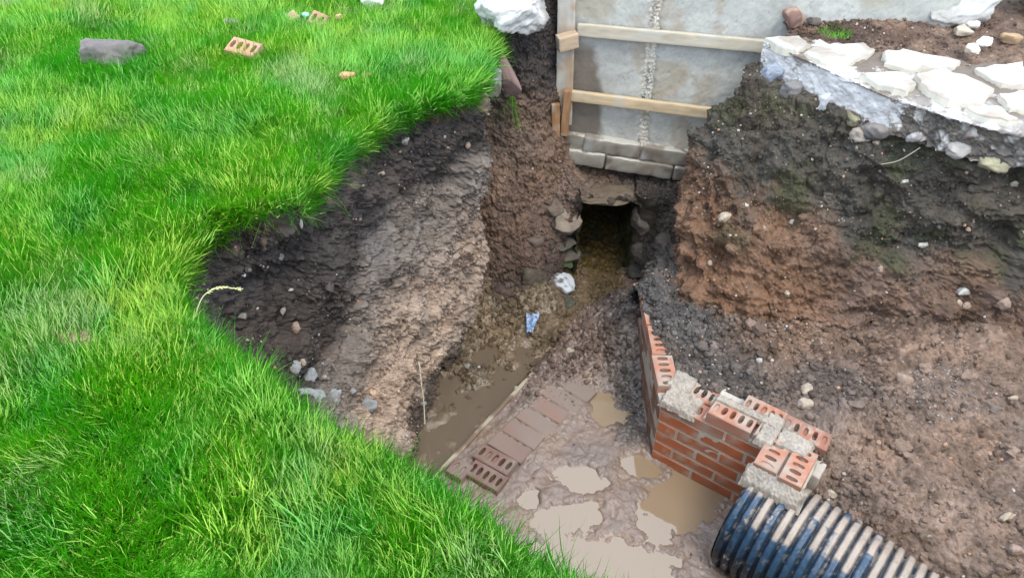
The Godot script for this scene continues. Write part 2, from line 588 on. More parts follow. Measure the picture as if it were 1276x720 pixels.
	var paint2 := func(q: Vector3, _u: float, _v: float, n: Vector3) -> Color:
		var wob: float = 0.16 * nz.tone1.get_noise_3dv(q * 1.5) + 0.07 * nz.tone2.get_noise_3dv(q)
		var t := q.y + wob
		var c := mix3(Color(0.115, 0.080, 0.064), Color(0.165, 0.115, 0.088), sm(0.2, 0.7, t))
		c = mix3(c, dark, sm(1.05, 1.25, t))
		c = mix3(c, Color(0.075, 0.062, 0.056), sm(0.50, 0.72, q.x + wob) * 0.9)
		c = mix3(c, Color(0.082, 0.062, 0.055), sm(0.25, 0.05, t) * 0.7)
		return mottle(q, c)
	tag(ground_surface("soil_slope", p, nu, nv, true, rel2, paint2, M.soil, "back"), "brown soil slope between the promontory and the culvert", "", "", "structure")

	# right bank under the painted coping
	var rt := [V(1.60, 1.50, -4.02), V(1.42, 1.50, -3.95), V(1.36, 1.48, -3.85), V(1.50, 1.47, -3.68), V(1.70, 1.46, -3.42), V(1.92, 1.46, -3.26), V(2.26, 1.46, -3.02), V(2.8, 1.46, -2.85), V(3.4, 1.5, -2.6), V(3.7, 1.5, -1.5), V(3.0, 1.5, -0.6)]
	var ru := [V(1.40, 1.2, -4.05), V(1.18, 1.22, -3.86), V(1.12, 1.20, -3.66), V(1.30, 1.2, -3.52), V(1.60, 1.2, -3.36), V(1.86, 1.2, -3.22), V(2.22, 1.2, -3.02), V(2.8, 1.2, -2.82), V(3.35, 1.2, -2.5), V(3.6, 1.2, -1.5), V(2.95, 1.2, -0.7)]
	var rm := [V(1.20, 0.9, -4.05), V(1.03, 0.9, -3.80), V(0.98, 0.9, -3.56), V(1.14, 0.9, -3.34), V(1.42, 0.9, -3.20), V(1.74, 0.9, -3.10), V(2.14, 0.9, -2.98), V(2.75, 0.9, -2.75), V(3.25, 0.9, -2.4), V(3.5, 0.9, -1.5), V(2.9, 0.9, -0.8)]
	var rl := [V(1.08, 0.55, -4.02), V(0.98, 0.55, -3.72), V(0.96, 0.55, -3.42), V(1.05, 0.55, -3.10), V(1.34, 0.55, -2.94), V(1.70, 0.58, -2.90), V(2.12, 0.62, -2.82), V(2.7, 0.66, -2.55), V(3.1, 0.7, -2.2), V(3.3, 0.7, -1.5), V(2.8, 0.6, -0.9)]
	var rb := [V(1.0, 0.05, -3.98), V(0.95, 0.1, -3.66), V(0.92, 0.15, -3.35), V(1.0, 0.2, -3.0), V(1.32, 0.22, -2.82), V(1.7, 0.25, -2.78), V(2.12, 0.3, -2.7), V(2.65, 0.3, -2.4), V(3.0, 0.3, -2.0), V(3.1, 0.3, -1.5), V(2.7, 0.2, -1.0)]
	nu = 560
	nv = 240
	p = loft([rt, ru, rm, rl, rb], nu, nv)
	var rel3 := func(q: Vector3, _u: float, v: float) -> float:
		var s := sm(0.0, 0.05, v)
		var d := soil_relief(q, 0.11, 0.028, 0.0105) * s
		d += nz.big.get_noise_3dv(q * Vector3(1.6, 2.6, 1.6) + Vector3(14, 0, 0)) * 0.075 * s
		d += tool_marks(q, Vector3(-0.5, 0.8, -0.3).normalized(), 5.5) * 0.034 * s * sm(1.7, 1.2, q.x)
		d += tool_marks(q, Vector3(0.9, -0.25, 0.3).normalized(), 4.5) * 0.026 * s * sm(1.3, 1.8, q.x)
		return d
	var paint3 := func(q: Vector3, _u: float, _v: float, n: Vector3) -> Color:
		var wob: float = 0.15 * nz.tone1.get_noise_3dv(q * 1.4 + Vector3(3, 0, 0)) + 0.05 * nz.tone2.get_noise_3dv(q)
		var t := q.y + wob
		var thr := lerpf(1.02, 0.86, sm(1.2, 2.0, q.x))
		var brown := mix3(Color(0.180, 0.106, 0.068), Color(0.160, 0.106, 0.080), sm(1.3, 1.9, q.x))
		var c := mix3(brown, Color(0.075, 0.066, 0.054), sm(thr - 0.09, thr + 0.09, t))
		c = mix3(c, Color(0.13, 0.08, 0.048), 0.45 * sm(0.2, 0.5, nz.tone1.get_noise_3dv(q * 2.2)) * sm(1.0, 0.8, t))
		# moss and algae on the damp dark band
		var moss := sm(0.08, 0.36, nz.patch.get_noise_3dv(q * 2.4)) * sm(0.75, 0.95, t) * sm(1.50, 1.3, t)
		c = mix3(c, Color(0.050, 0.058, 0.026), moss * 0.6)
		return mottle(q, c)
	tag(ground_surface("soil_bank", p, nu, nv, true, rel3, paint3, M.soil, "right"), "tall soil bank below the white painted coping", "", "", "structure")

	# backfill and slope down to the brickwork and the pipe
	var st := [V(0.98, 0.42, -3.78), V(0.96, 0.46, -3.45), V(1.02, 0.50, -3.12), V(1.20, 0.52, -2.95), V(1.48, 0.56, -2.88), V(1.85, 0.62, -2.86), V(2.25, 0.66, -2.74), V(2.8, 0.70, -2.45), V(3.2, 0.72, -1.9), V(3.3, 0.72, -1.4), V(2.9, 0.6, -0.8)]
	var s1 := [V(0.90, 0.30, -3.72), V(0.89, 0.42, -3.38), V(0.92, 0.455, -3.0), V(1.02, 0.465, -2.80), V(1.28, 0.47, -2.58), V(1.60, 0.50, -2.48), V(1.9, 0.53, -2.34), V(2.35, 0.58, -2.05), V(2.7, 0.60, -1.6), V(2.9, 0.60, -1.25), V(2.8, 0.5, -0.8)]
	var s2 := [V(0.84, 0.12, -3.66), V(0.83, 0.44, -3.38), V(0.845, 0.475, -3.02), V(0.93, 0.435, -2.66), V(1.12, 0.45, -2.49), V(1.38, 0.47, -2.28), V(1.50, 0.44, -2.03), V(1.80, 0.46, -1.78), V(2.2, 0.48, -1.45), V(2.6, 0.45, -1.1), V(2.7, 0.35, -0.8)]
	var sb := [V(0.74, -0.02, -3.62), V(0.70, 0.40, -3.36), V(0.735, 0.455, -3.10), V(0.80, 0.38, -2.58), V(0.98, 0.38, -2.38), V(1.28, 0.40, -2.18), V(1.34, 0.28, -1.92), V(1.60, 0.27, -1.66), V(1.96, 0.26, -1.36), V(2.38, 0.24, -0.98), V(2.6, 0.2, -0.8)]
	nu = 520
	nv = 240
	p = loft([st, s1, s2, sb], nu, nv)
	var rel4 := func(q: Vector3, _u: float, v: float) -> float:
		var calm := lerpf(1.0, 0.7, sm(0.5, 1.0, v))
		var d := soil_relief(q, 0.085, 0.05, 0.011) * calm
		var h := Vector2(q.x - 1.78, q.z + 2.72)
		d += tool_marks(q, Vector3(0.55, -0.1, 0.8).normalized(), 4.5) * 0.024 * calm
		d -= 0.15 * exp(-h.length_squared() / 0.020)
		h = Vector2(q.x - 1.62, q.z + 2.25)
		d += 0.05 * exp(-h.length_squared() / 0.03)
		return d
	var paint4 := func(q: Vector3, _u: float, _v: float, n: Vector3) -> Color:
		var wob: float = nz.tone1.get_noise_3dv(q * 1.7)
		var c := mix3(Color(0.248, 0.178, 0.139), Color(0.185, 0.134, 0.106), sm(-0.3, 0.35, wob))
		# darker wet spoil near the wing wall and around the brickwork
		c = mix3(c, Color(0.105, 0.092, 0.085), sm(1.35, 1.0, q.x + 0.25 * wob) * sm(-2.15, -2.35, q.z))
		c = mix3(c, Color(0.095, 0.08, 0.074), 0.8 * sm(0.30, 0.1, Vector2(q.x - 1.5, q.z + 2.5).length() + 0.12 * wob))
		c = mix3(c, Color(0.15, 0.098, 0.07), sm(-2.6, -2.85, q.z) * sm(1.0, 1.3, q.x) * 0.7)
		return mottle(q, c)
	tag(ground_surface("soil_slope", p, nu, nv, true, rel4, paint4, M.soil, "slope"), "stony mud slope behind the brick wall and the pipe", "", "", "structure")

# ------------------------------------------------------------------ pit floor and its water
# centre x, z, half sizes, turn, depth
const PUDDLES := [
	[0.53, -2.79, 0.17, 0.12, 0.2, 0.030], [0.35, -2.32, 0.13, 0.085, 0.3, 0.026], [0.27, -2.10, 0.20, 0.085, -0.15, 0.026],
	[0.08, -2.20, 0.055, 0.06, 0.3, 0.03], [0.85, -2.20, 0.27, 0.15, -0.75, 0.034], [0.66, -2.40, 0.10, 0.07, 0.4, 0.022], [0.42, -1.84, 0.36, 0.14, 0.1, 0.026]]

func puddle_mask(x: float, z: float, k: int) -> float:
	var q: Array = PUDDLES[k]
	var d := Vector2(x - q[0], z - q[1]).rotated(-q[4])
	var r := Vector2(d.x / q[2], d.y / q[3]).length()
	return r + 0.30 * nz.tone2.get_noise_2d(x * 0.9 + 5.0, z * 0.9) + 0.08 * nz.tone3.get_noise_2d(x * 0.6, z * 0.6)

func floor_y(x: float, z: float) -> float:
	var h = 0.012 + 0.009 * nz.tone2.get_noise_2d(x, z) + 0.012 * nz.big.get_noise_2d(x * 1.5, z * 1.5)
	for k in PUDDLES.size():
		h -= PUDDLES[k][5] * sm(1.35, 0.55, puddle_mask(x, z, k))
	# the gully left of the edging board
	var sd := (Vector2(x, z) - Vector2(0.12, -3.03)).dot(Vector2(-0.816, -0.579))
	var along := (Vector2(x, z) - Vector2(0.12, -3.03)).dot(Vector2(-0.579, 0.816))
	var g := sm(0.0, 0.05, sd) * sm(-0.55, -0.15, along)
	h = lerpf(h, -0.075 + 0.06 * nz.big.get_noise_2d(x * 1.3, z * 1.3 + 7.0), g)
	h += 0.24 * sm(0.36, 0.75, sd + 0.1 * nz.tone1.get_noise_2d(x, z)) * sm(-1.0, 0.2, along + 0.6)
	var row := Vector2(x + 0.085, z + 2.40)
	var rl := row.dot(Vector2(0.65, -0.76))
	var rs := absf(row.dot(Vector2(0.76, 0.65)))
	h = lerpf(h, 0.0245 + 0.008 * nz.tone2.get_noise_2d(x * 2.0, z * 2.0), sm(0.19, 0.13, rs) * sm(0.07, 0.16, rl) * sm(0.72, 0.6, rl) * (1.0 - g))
	# heaped mud below the culvert
	var m := Vector2((x - 0.52) / 0.34, (z + 3.30) / 0.34).length()
	h += 0.085 * sm(1.1, 0.25, m + 0.3 * nz.tone1.get_noise_2d(x * 1.5, z * 1.5))
	m = Vector2((x - 0.16) / 0.22, (z + 3.72) / 0.2).length()
	h += 0.07 * sm(1.1, 0.2, m)
	# the stream's way out of the culvert
	var ch := absf(x - lerpf(0.50, 0.62, sm(-3.6, -3.95, z)))
	h = lerpf(h, -0.03, sm(0.14, 0.05, ch) * sm(-3.62, -3.72, z))
	h += 0.16 * sm(0.52, 0.72, x) * sm(-2.72, -3.15, z) * sm(-3.75, -3.55, z)
	return h

func build_floor() -> void:
	var x0 := -0.75
	var x1 := 1.25
	var z0 := -4.02
	var z1 := -0.95
	var nu := 380
	var nv := 560
	var p := PackedVector3Array()
	p.resize(nu * nv)
	for i in nu:
		for j in nv:
			var x := lerpf(x0, x1, float(i) / (nu - 1))
			var z := lerpf(z0, z1, float(j) / (nv - 1))
			p[i * nv + j] = Vector3(x, floor_y(x, z), z)
	var rough := func(x: float, z: float) -> float:      # where the mud is churned rather than smooth
		var r := sm(-2.78, -3.1, z + 0.25 * nz.tone1.get_noise_2d(x, z))
		r = maxf(r, 0.35 * sm(0.10, 0.25, (Vector2(x, z) - Vector2(0.12, -3.03)).dot(Vector2(-0.816, -0.579)) - 0.18))
		r = maxf(r, 0.8 * sm(0.16, 0.02, absf(x - 0.66)) * sm(-2.45, -2.6, z))
		return r * lerpf(1.0, 0.25, sm(0.0, 0.12, (Vector2(x, z) - Vector2(0.12, -3.03)).dot(Vector2(-0.816, -0.579))) * sm(0.32, 0.2, (Vector2(x, z) - Vector2(0.12, -3.03)).dot(Vector2(-0.816, -0.579)))) * lerpf(1.0, 0.3, sm(0.2, 0.1, absf(x - 0.58)) * sm(-3.6, -3.75, z))
	var rel := func(q: Vector3, _u: float, _v: float) -> float:
		var r: float = rough.call(q.x, q.z)
		var d: float = (soil_relief(q, 0.03, 0.020, 0.009) + 0.02 * nz.clod1.get_noise_3dv(q * 0.8) * -1.0) * r + 0.006 * r
		d += (1.0 - r) * (0.0022 * nz.mid.get_noise_3dv(q) + 0.0012 * nz.fine.get_noise_3dv(q) - 0.004 * sm(0.93, 1.0, 1.0 - absf(nz.crack.get_noise_3dv(q * 2.0))))
		return d
	var paint := func(q: Vector3, _u: float, _v: float, n: Vector3) -> Color:
		var r: float = rough.call(q.x, q.z)
		var c := mix3(Color(0.195, 0.150, 0.128), Color(0.128, 0.092, 0.075), r)
		var t: float = nz.tone1.get_noise_3dv(q * 2.0)
		c = mix3(c, Color(0.20, 0.135, 0.09), 0.5 * sm(0.0, 0.4, t) * (1.0 - r))
		var sd := (Vector2(q.x, q.z) - Vector2(0.12, -3.03)).dot(Vector2(-0.816, -0.579))
		c = mix3(c, Color(0.125, 0.092, 0.052), sm(0.0, 0.05, sd) * 0.75)
		# wet dark foot of the wing wall
		c = mix3(c, Color(0.07, 0.06, 0.055), 0.8 * sm(0.15, 0.0, absf(q.x - 0.64)) * sm(-2.4, -2.62, q.z + 0.1 * t))
		# ochre and green growth in the stream
		c = mix3(c, Color(0.10, 0.073, 0.04), sm(0.17, 0.08, absf(q.x - 0.62)) * sm(-3.66, -3.85, q.z))
		return mottle(q, c, 0.45 + 0.5 * r)
	tag(ground_surface("pit_floor", p, nu, nv, true, rel, paint, M.mud, "floor"), "muddy floor of the pit", "", "", "structure")

	var wat := StandardMaterial3D.new()
	wat.albedo_color = Color(0.245, 0.180, 0.118).linear_to_srgb()
	wat.roughness = 0.03
	wat.metallic_specular = 0.6
	wat.clearcoat_enabled = true
	wat.clearcoat = 0.3
	wat.clearcoat_roughness = 0.02
	var names := ["brown puddle beside the wing wall", "pale puddle in the middle of the mud", "crescent puddle nearest the lawn edge", "small brown puddle by the loose bricks", "large brown puddle at the foot of the brick wall", "small puddle at the brick wall's corner", "wide shallow puddle at the bottom of the pit"]
	for k in PUDDLES.size():
		var q: Array = PUDDLES[k]
		var st := SurfaceTool.new()
		st.begin(Mesh.PRIMITIVE_TRIANGLES)
		for i in 40:
			var pts := [Vector2.ZERO]
			for a in [i, i + 1]:
				pts.append((Vector2(cos(TAU * a / 40.0) * q[2], sin(TAU * a / 40.0) * q[3]) * 1.45).rotated(q[4]))
			for v in pts:
				st.set_normal(Vector3.UP)
				st.add_vertex(Vector3(q[0] + v.x, 0.0, q[1] + v.y))
		var o := part("puddle", st.commit(), wat, self)
		o.position.y = 0.0005 * k - 0.0015
		tag(o, names[k], "", "", "structure")
	# standing water in the gully
	var gw := StandardMaterial3D.new()
	gw.albedo_color = Color(0.12, 0.088, 0.058).linear_to_srgb()
	gw.roughness = 0.04
	gw.metallic_specular = 0.8
	gw.clearcoat_enabled = true
	var st2 := SurfaceTool.new()
	st2.begin(Mesh.PRIMITIVE_TRIANGLES)
	var gp := [Vector2(0.16, -3.30), Vector2(0.10, -3.03), Vector2(-0.34, -2.41), Vector2(-0.6, -2.1), Vector2(-0.75, -2.5), Vector2(-0.55, -3.1), Vector2(-0.2, -3.42)]
	for i in range(1, gp.size() - 1):
		for v in [gp[0], gp[i], gp[i + 1]]:
			st2.set_normal(Vector3.UP)
			st2.add_vertex(Vector3(v.x, -0.062, v.y))
	tag(part("water", st2.commit(), gw, self), "brown water standing in the gully", "", "", "structure")

# ------------------------------------------------------------------ concrete wall and its shuttering
func build_wall() -> void:
	var w := thing("concrete_wall", "grey cast concrete wall on block footing behind the pit", "wall", V(0.4, 0, -4.3))
	w.rotation_degrees.y = -10.0
	var conc := func(p: Vector3, n: Vector3) -> Color:
		var t: float = nz.tone1.get_noise_3dv(p * 1.2) * 0.5 + nz.tone2.get_noise_3dv(p) * 0.35 + nz.tone3.get_noise_3dv(p) * 0.35
		var c := Color(0.40, 0.405, 0.38) * (1.0 + 0.45 * t)
		c = mix3(c, Color(0.34, 0.32, 0.265), sm(0.05, 0.4, nz.patch.get_noise_3dv(p * 1.5)))
		c.a = 1.0
		return c
	# the two pours either side of a ragged joint; local y runs up the wall
	for s in [[-0.075, 0.405], [0.425, 1.95]]:
		var x0: float = s[0]
		var x1: float = s[1]
		var nx := int((x1 - x0) / 0.009)
		var ny := 150
		var p := PackedVector3Array()
		for i in nx:
			for j in ny:
				var x := lerpf(x0, x1, float(i) / (nx - 1))
				var y := lerpf(0.72, 2.2, float(j) / (ny - 1))
				var e := 0.0
				if x0 < 0.0 and i > nx - 5: e = 0.006 * (i - nx + 5)
				if x0 > 0.0 and i < 4: e = 0.006 * (4 - i)
				var wob: float = 0.012 * nz.tone2.get_noise_2d(y * 1.3, 4.0) + 0.008 * nz.tone3.get_noise_2d(y * 0.8, 4.0) + 0.03 * (y - 1.2) * -0.9
				if (x0 < 0.0 and i > nx - 6) or (x0 > 0.0 and i < 5): x += wob
				else: x += wob * clampf(1.0 - absf(x - 0.415) / 0.25, 0.0, 1.0)
				p.append(Vector3(x, y, -e))
		var rel := func(q: Vector3, _u: float, _v: float) -> float:
			return 0.0035 * nz.tone2.get_noise_3dv(q) + 0.0022 * nz.tone3.get_noise_3dv(q) - 0.005 * sm(0.42, 0.6, nz.tone3.get_noise_3dv(q * 1.3 + Vector3(3, 3, 3)))
		var paint := func(q: Vector3, _u: float, _v: float, n: Vector3) -> Color:
			var c: Color = conc.call(q, n)
			# a darker brown patch beside the end board, with its own edge
			var st: float = 0.13 + 0.05 * nz.tone1.get_noise_3dv(q * 2.0) - 0.14 * (q.y - 1.25)
			var dark_patch := sm(st + 0.02, st - 0.03, q.x) * sm(1.50, 1.40, q.y)
			c = mix3(c, Color(0.115, 0.09, 0.066), dark_patch * 0.85)
			c = mix3(c, Color(0.30, 0.24, 0.17), 0.5 * sm(0.30, 0.22, absf(q.x - 0.55)) * sm(0.0, 0.35, nz.tone1.get_noise_3dv(q * 2.4)))
			return c
		var g := ground_surface("wall_panel", p, nx, ny, false, rel, paint, M.concrete, "", w)
		if x0 > 0.0: g.set_meta("label", "longer wall panel right of the ragged joint")
	# solid body behind the faces
	var body := box_mesh(Vector3(2.09, 1.5, 0.2), 0.004, conc, 0.25)
	part("wall_core", body, M.concrete, w, Transform3D(Basis(), V(0.935, 1.44, -0.135)))
	# mortar pressed out along the joint, one ragged ridge
	var rp := PackedVector3Array()
	for i in 420:
		var y := lerpf(0.80, 2.2, i / 419.0)
		var mid: float = 0.415 - 0.027 * (y - 1.2) + 0.012 * nz.tone2.get_noise_2d(y * 1.3, 4.0) + 0.008 * nz.tone3.get_noise_2d(y * 0.8, 4.0)
		var wide: float = 0.006 + 0.014 * nz.tone2.get_noise_2d(y * 1.9, 20.0) + (0.022 if y < 0.96 else 0.0)
		for jx in 15:
			var f := jx / 7.0 - 1.0
			rp.append(Vector3(mid + 0.035 * f, y, -0.012 + 0.017 * sm(1.0, 0.2, absf(f) * 0.035 / maxf(wide, 0.003))))
	var ridge := func(q: Vector3, _u: float, _v: float) -> float: return 0.006 * nz.tone3.get_noise_3dv(q * 0.8) + 0.005 * nz.mid.get_noise_3dv(q * 1.5)
	ground_surface("joint_mortar", rp, 420, 15, true, ridge, func(q: Vector3, _u: float, _v: float, n: Vector3) -> Color: return mottle(q, Color(0.47, 0.45, 0.40), 0.8), M.concrete, "", w)
	# footing: a ledge, then blocks in two courses standing proud of the wall
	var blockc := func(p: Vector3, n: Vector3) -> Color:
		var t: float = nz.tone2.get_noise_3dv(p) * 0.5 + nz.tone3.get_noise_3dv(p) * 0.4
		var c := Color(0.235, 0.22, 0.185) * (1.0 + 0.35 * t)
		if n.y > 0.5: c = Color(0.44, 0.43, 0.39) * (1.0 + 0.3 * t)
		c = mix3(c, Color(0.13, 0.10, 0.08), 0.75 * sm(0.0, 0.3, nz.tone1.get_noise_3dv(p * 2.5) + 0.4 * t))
		c = mix3(c, Color(0.36, 0.37, 0.36), 0.7 * sm(0.1, 0.35, nz.patch.get_noise_3dv(p * 2.0)))
		c.a = 1.0
		return c
	var k := 0
	for b in [[0.06, 0.415, 0.782], [0.423, 0.86, 0.782], [0.868, 1.30, 0.782], [-0.06, 0.20, 0.684], [0.208, 0.63, 0.684], [0.638, 1.05, 0.684], [1.058, 1.4, 0.684]]:
		var hgt := 0.094
		var upper: bool = b[2] > 0.7
		var cx: float = (b[0] + b[1]) * 0.5
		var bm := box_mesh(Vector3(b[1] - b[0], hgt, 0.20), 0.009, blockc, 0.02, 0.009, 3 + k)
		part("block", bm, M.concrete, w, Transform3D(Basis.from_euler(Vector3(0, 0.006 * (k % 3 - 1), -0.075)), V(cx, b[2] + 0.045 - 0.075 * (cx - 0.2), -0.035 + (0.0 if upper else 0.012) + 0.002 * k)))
		k += 1
	part("mortar", box_mesh(Vector3(1.4, 0.19, 0.18), 0.006, blockc, 0.02, 0.006, 31), M.concrete, w, Transform3D(Basis.from_euler(Vector3(0, 0, -0.075)), V(0.64, 0.742, -0.04)))

	# timber: end board, two rails, stakes
	var wood := func(base: Color) -> Callable:
		return func(p: Vector3, n: Vector3) -> Color:
			var g: float = nz.tone3.get_noise_3dv(Vector3(p.x * 0.12, p.y * 0.9, p.z * 0.9)) * 0.5 + nz.tone2.get_noise_3dv(Vector3(p.x * 0.2, p.y, p.z)) * 0.35
			var c: Color = base * (1.0 + 0.55 * g)
			c = mix3(c, Color(0.44, 0.43, 0.38), 0.55 * sm(0.1, 0.4, nz.tone1.get_noise_3dv(p * 2.0)))
			c.a = 1.0
			return c
	var T := Transform3D(w.transform)
	var rails := [[-0.02, 1.553, 1.08, 1.527, 0.036, 0.070, "pale timber rail nailed across the concrete wall, the upper one", Color(0.42, 0.38, 0.30)], [-0.06, 1.155, 1.00, 1.100, 0.05, 0.066, "pale timber rail across the concrete wall, the lower one", Color(0.47, 0.37, 0.24)]]
	for r in rails:
		var a := Vector3(r[0], r[1], r[4])
		var b := Vector3(r[2], r[3], r[4])
		var bm2 := box_mesh(Vector3(a.distance_to(b), r[5], 0.03), 0.003, wood.call(r[7]), 0.012, 0.0015, int(r[1] * 10))
		var lt := Transform3D(Basis.from_euler(Vector3(0, 0, atan2(b.y - a.y, b.x - a.x))), (a + b) * 0.5)
		tag(part("timber_rail", bm2, M.timber, self, T * lt), r[6], "rail", "rails of the wall's shuttering")
	# upright board, seen nearly along its face, greyed by concrete
	var post := box_mesh(Vector3(1.25, 0.10, 0.045), 0.004, func(p: Vector3, n: Vector3) -> Color:
		var g: float = nz.tone3.get_noise_3dv(Vector3(p.x * 0.12, p.y * 0.9, p.z * 0.9)) * 0.5 + nz.tone2.get_noise_3dv(p) * 0.4
		var c := mix3(Color(0.36, 0.27, 0.19), Color(0.43, 0.41, 0.37), sm(-0.25, 0.25, nz.tone1.get_noise_3dv(p * 2.0))) * (1.0 + 0.4 * g)
		c.a = 1.0
		return c, 0.012, 0.002, 5)
	tag(part("timber_post", post, M.timber, self, T * Transform3D(Basis.from_euler(Vector3(0, 0, PI / 2 + 0.02)), V(-0.085, 1.58, 0.035))), "upright timber board at the concrete wall's left end", "post")
	var blk := box_mesh(Vector3(0.12, 0.09, 0.06), 0.005, wood.call(Color(0.44, 0.33, 0.23)), 0.012, 0.003, 8)
	tag(part("timber_block", blk, M.timber, self, T * Transform3D(Basis.from_euler(Vector3(0.1, 0.5, 0.15)), V(-0.07, 1.50, 0.085))), "short timber block behind the upper rail's left end", "timber block")
	var stake := box_mesh(Vector3(0.30, 0.045, 0.04), 0.004, wood.call(Color(0.30, 0.17, 0.09)), 0.012, 0.003, 9)
	tag(part("timber_stake", stake, M.timber, self, T * Transform3D(Basis.from_euler(Vector3(0, 0, PI / 2 - 0.03)), V(-0.055, 1.06, 0.10))), "brown stake standing under the lower rail's left end", "stake", "stakes holding the shuttering")
	var stake2 := box_mesh(Vector3(0.24, 0.05, 0.03), 0.004, wood.call(Color(0.27, 0.15, 0.075)), 0.012, 0.003, 10)
	tag(part("timber_stake", stake2, M.timber, self, T * Transform3D(Basis.from_euler(Vector3(0, 0.3, PI / 2 + 0.05)), V(-0.115, 1.0, 0.11))), "shorter dark brown stake left of the other stake", "stake", "stakes holding the shuttering")

# ------------------------------------------------------------------ culvert
func build_culvert() -> void:
	var c := thing("stone_culvert", "old stone culvert opening dark under the concrete wall", "culvert", V(0.61, 0, -3.95))
	var at := func(x: float, y: float, z: float) -> Vector3: return Vector3(x - 0.61, y, z + 3.95)
	var wet := vmat(0.45, 0.2, 0.5, 5.0)
	# tunnel lining: two rough side walls and a roof running back into the ground
	var lining := func(q: Vector3, _u: float, _v: float) -> float:
		return (clod(nz.clod1, q * Vector3(0.6, 0.9, 0.5)) - 0.4) * 0.05 + nz.mid.get_noise_3dv(q) * 0.012
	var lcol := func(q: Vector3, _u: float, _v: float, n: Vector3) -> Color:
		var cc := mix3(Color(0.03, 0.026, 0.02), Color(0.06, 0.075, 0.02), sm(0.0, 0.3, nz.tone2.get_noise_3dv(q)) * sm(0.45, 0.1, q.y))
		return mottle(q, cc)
	for s in [0, 1, 2]:
		var p := PackedVector3Array()
		for i in 60:
			for j in 40:
				var z := (-3.87 if s == 1 else -3.93) - 1.55 * i / 59.0
				var f := j / 39.0
				var fl := 0.10 * sm(-3.98, -3.88, z)
				if s == 2 and z > -3.95: z = -3.95
				if s == 0: p.append(at.call(0.43 - fl * 0.4, -0.12 + 0.75 * f, z))
				elif s == 1: p.append(at.call(0.79 + fl, 0.63 - 0.75 * f, z))
				else: p.append(at.call(0.40 + 0.42 * f, 0.60 - 0.10 * sm(-4.0, -4.3, z), z))
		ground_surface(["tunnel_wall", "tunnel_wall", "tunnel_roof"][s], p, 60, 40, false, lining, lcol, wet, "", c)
	var endp := PackedVector3Array()
	for i in 2:
		for j in 2: endp.append(at.call(0.38 + 0.46 * i, -0.15 + 0.8 * j, -5.44))
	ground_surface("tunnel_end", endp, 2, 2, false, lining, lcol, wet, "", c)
	var bedp := PackedVector3Array()
	for i in 50:
		for j in 120: bedp.append(at.call(0.42 + 0.38 * i / 49.0, -0.035, -3.90 - 1.5 * j / 119.0))
	var bedr := func(q: Vector3, _u: float, _v: float) -> float: return 0.02 * nz.mid.get_noise_3dv(q) + 0.008 * nz.fine.get_noise_3dv(q)
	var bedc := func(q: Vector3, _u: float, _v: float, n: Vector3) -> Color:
		return mottle(q, mix3(mix3(Color(0.088, 0.060, 0.022), Color(0.06, 0.055, 0.028), sm(-0.1, 0.3, nz.tone2.get_noise_3dv(q * 0.7))), Color(0.022, 0.019, 0.015), sm(-4.02, -4.14, q.z + 0.1 * nz.tone2.get_noise_3dv(q))))  # blackens inwards: shade of the tunnel put into the bed's colour
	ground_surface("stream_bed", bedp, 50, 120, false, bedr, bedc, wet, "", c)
	# masonry round the mouth
	var S := [
		["lintel", 0.615, 0.592, -4.0, 0.46, 0.055, 0.24, Color(0.125, 0.098, 0.07), Vector3(0, 0.02, -0.02)],
		["stone", 0.325, 0.43, -3.95, 0.25, 0.20, 0.25, Color(0.19, 0.155, 0.125), Vector3(0, 0.1, 0.05)],
		["stone", 0.335, 0.275, -3.95, 0.22, 0.09, 0.24, Color(0.07, 0.065, 0.055), Vector3(0, 0.1, -0.05)],
		["stone", 0.34, 0.175, -3.93, 0.24, 0.10, 0.24, Color(0.085, 0.078, 0.062), Vector3(0, 0.0, 0.03)],
		["stone", 0.22, 0.29, -3.93, 0.16, 0.14, 0.22, Color(0.075, 0.06, 0.05), Vector3(0, 0.3, 0.1)],
		["stone", 0.86, 0.42, -3.97, 0.20, 0.22, 0.24, Color(0.085, 0.07, 0.06), Vector3(0, 0.2, 0)],
		["stone", 0.865, 0.22, -3.94, 0.20, 0.2, 0.24, Color(0.07, 0.06, 0.052), Vector3(0, -0.1, 0.1)],
		["stone", 0.12, 0.36, -3.88, 0.17, 0.15, 0.2, Color(0.115, 0.088, 0.072), Vector3(0.2, 0.6, 0.2)],
		["stone", 0.22, 0.14, -3.88, 0.19, 0.15, 0.2, Color(0.085, 0.075, 0.06), Vector3(0.1, 0.9, -0.1)],
		["stone", 0.26, 0.52, -4.0, 0.16, 0.10, 0.2, Color(0.12, 0.095, 0.078), Vector3(0.3, 0.2, 0.1)],
		["stone", 0.97, 0.33, -3.86, 0.18, 0.16, 0.2, Color(0.10, 0.08, 0.07), Vector3(0.1, 0.5, 0.2)],
		["stone", 0.84, 0.06, -3.92, 0.18, 0.16, 0.22, Color(0.06, 0.055, 0.045), Vector3(0, 0.3, 0)]]
	for i in S.size():
		var s: Array = S[i]
		stone(s[0], "", "", at.call(s[1], s[2], s[3] - 0.025), Vector3(s[4], s[5], s[6]), 500 + i, s[7], {"parent": c, "turn": s[8], "rough": 0.14, "cuts": 9, "sub": 14, "vary": 0.45})
	stone("rock", "pale blue-grey rock beside the stream at the culvert mouth", "rock", V(0.33, 0.07, -3.78), Vector3(0.18, 0.12, 0.17), 520, Color(0.13, 0.11, 0.10), {"tint": Color(0.48, 0.52, 0.58, 0.95), "where": Vector3(0.7, 0.7, 0.2), "cuts": 8, "sub": 14, "turn": Vector3(0.3, 0.4, -0.3)})
	stone("rock", "dark wet rock left of the blue-grey rock", "rock", V(0.14, 0.14, -3.78), Vector3(0.20, 0.20, 0.18), 521, Color(0.085, 0.072, 0.055), {"cuts": 8, "sub": 14})
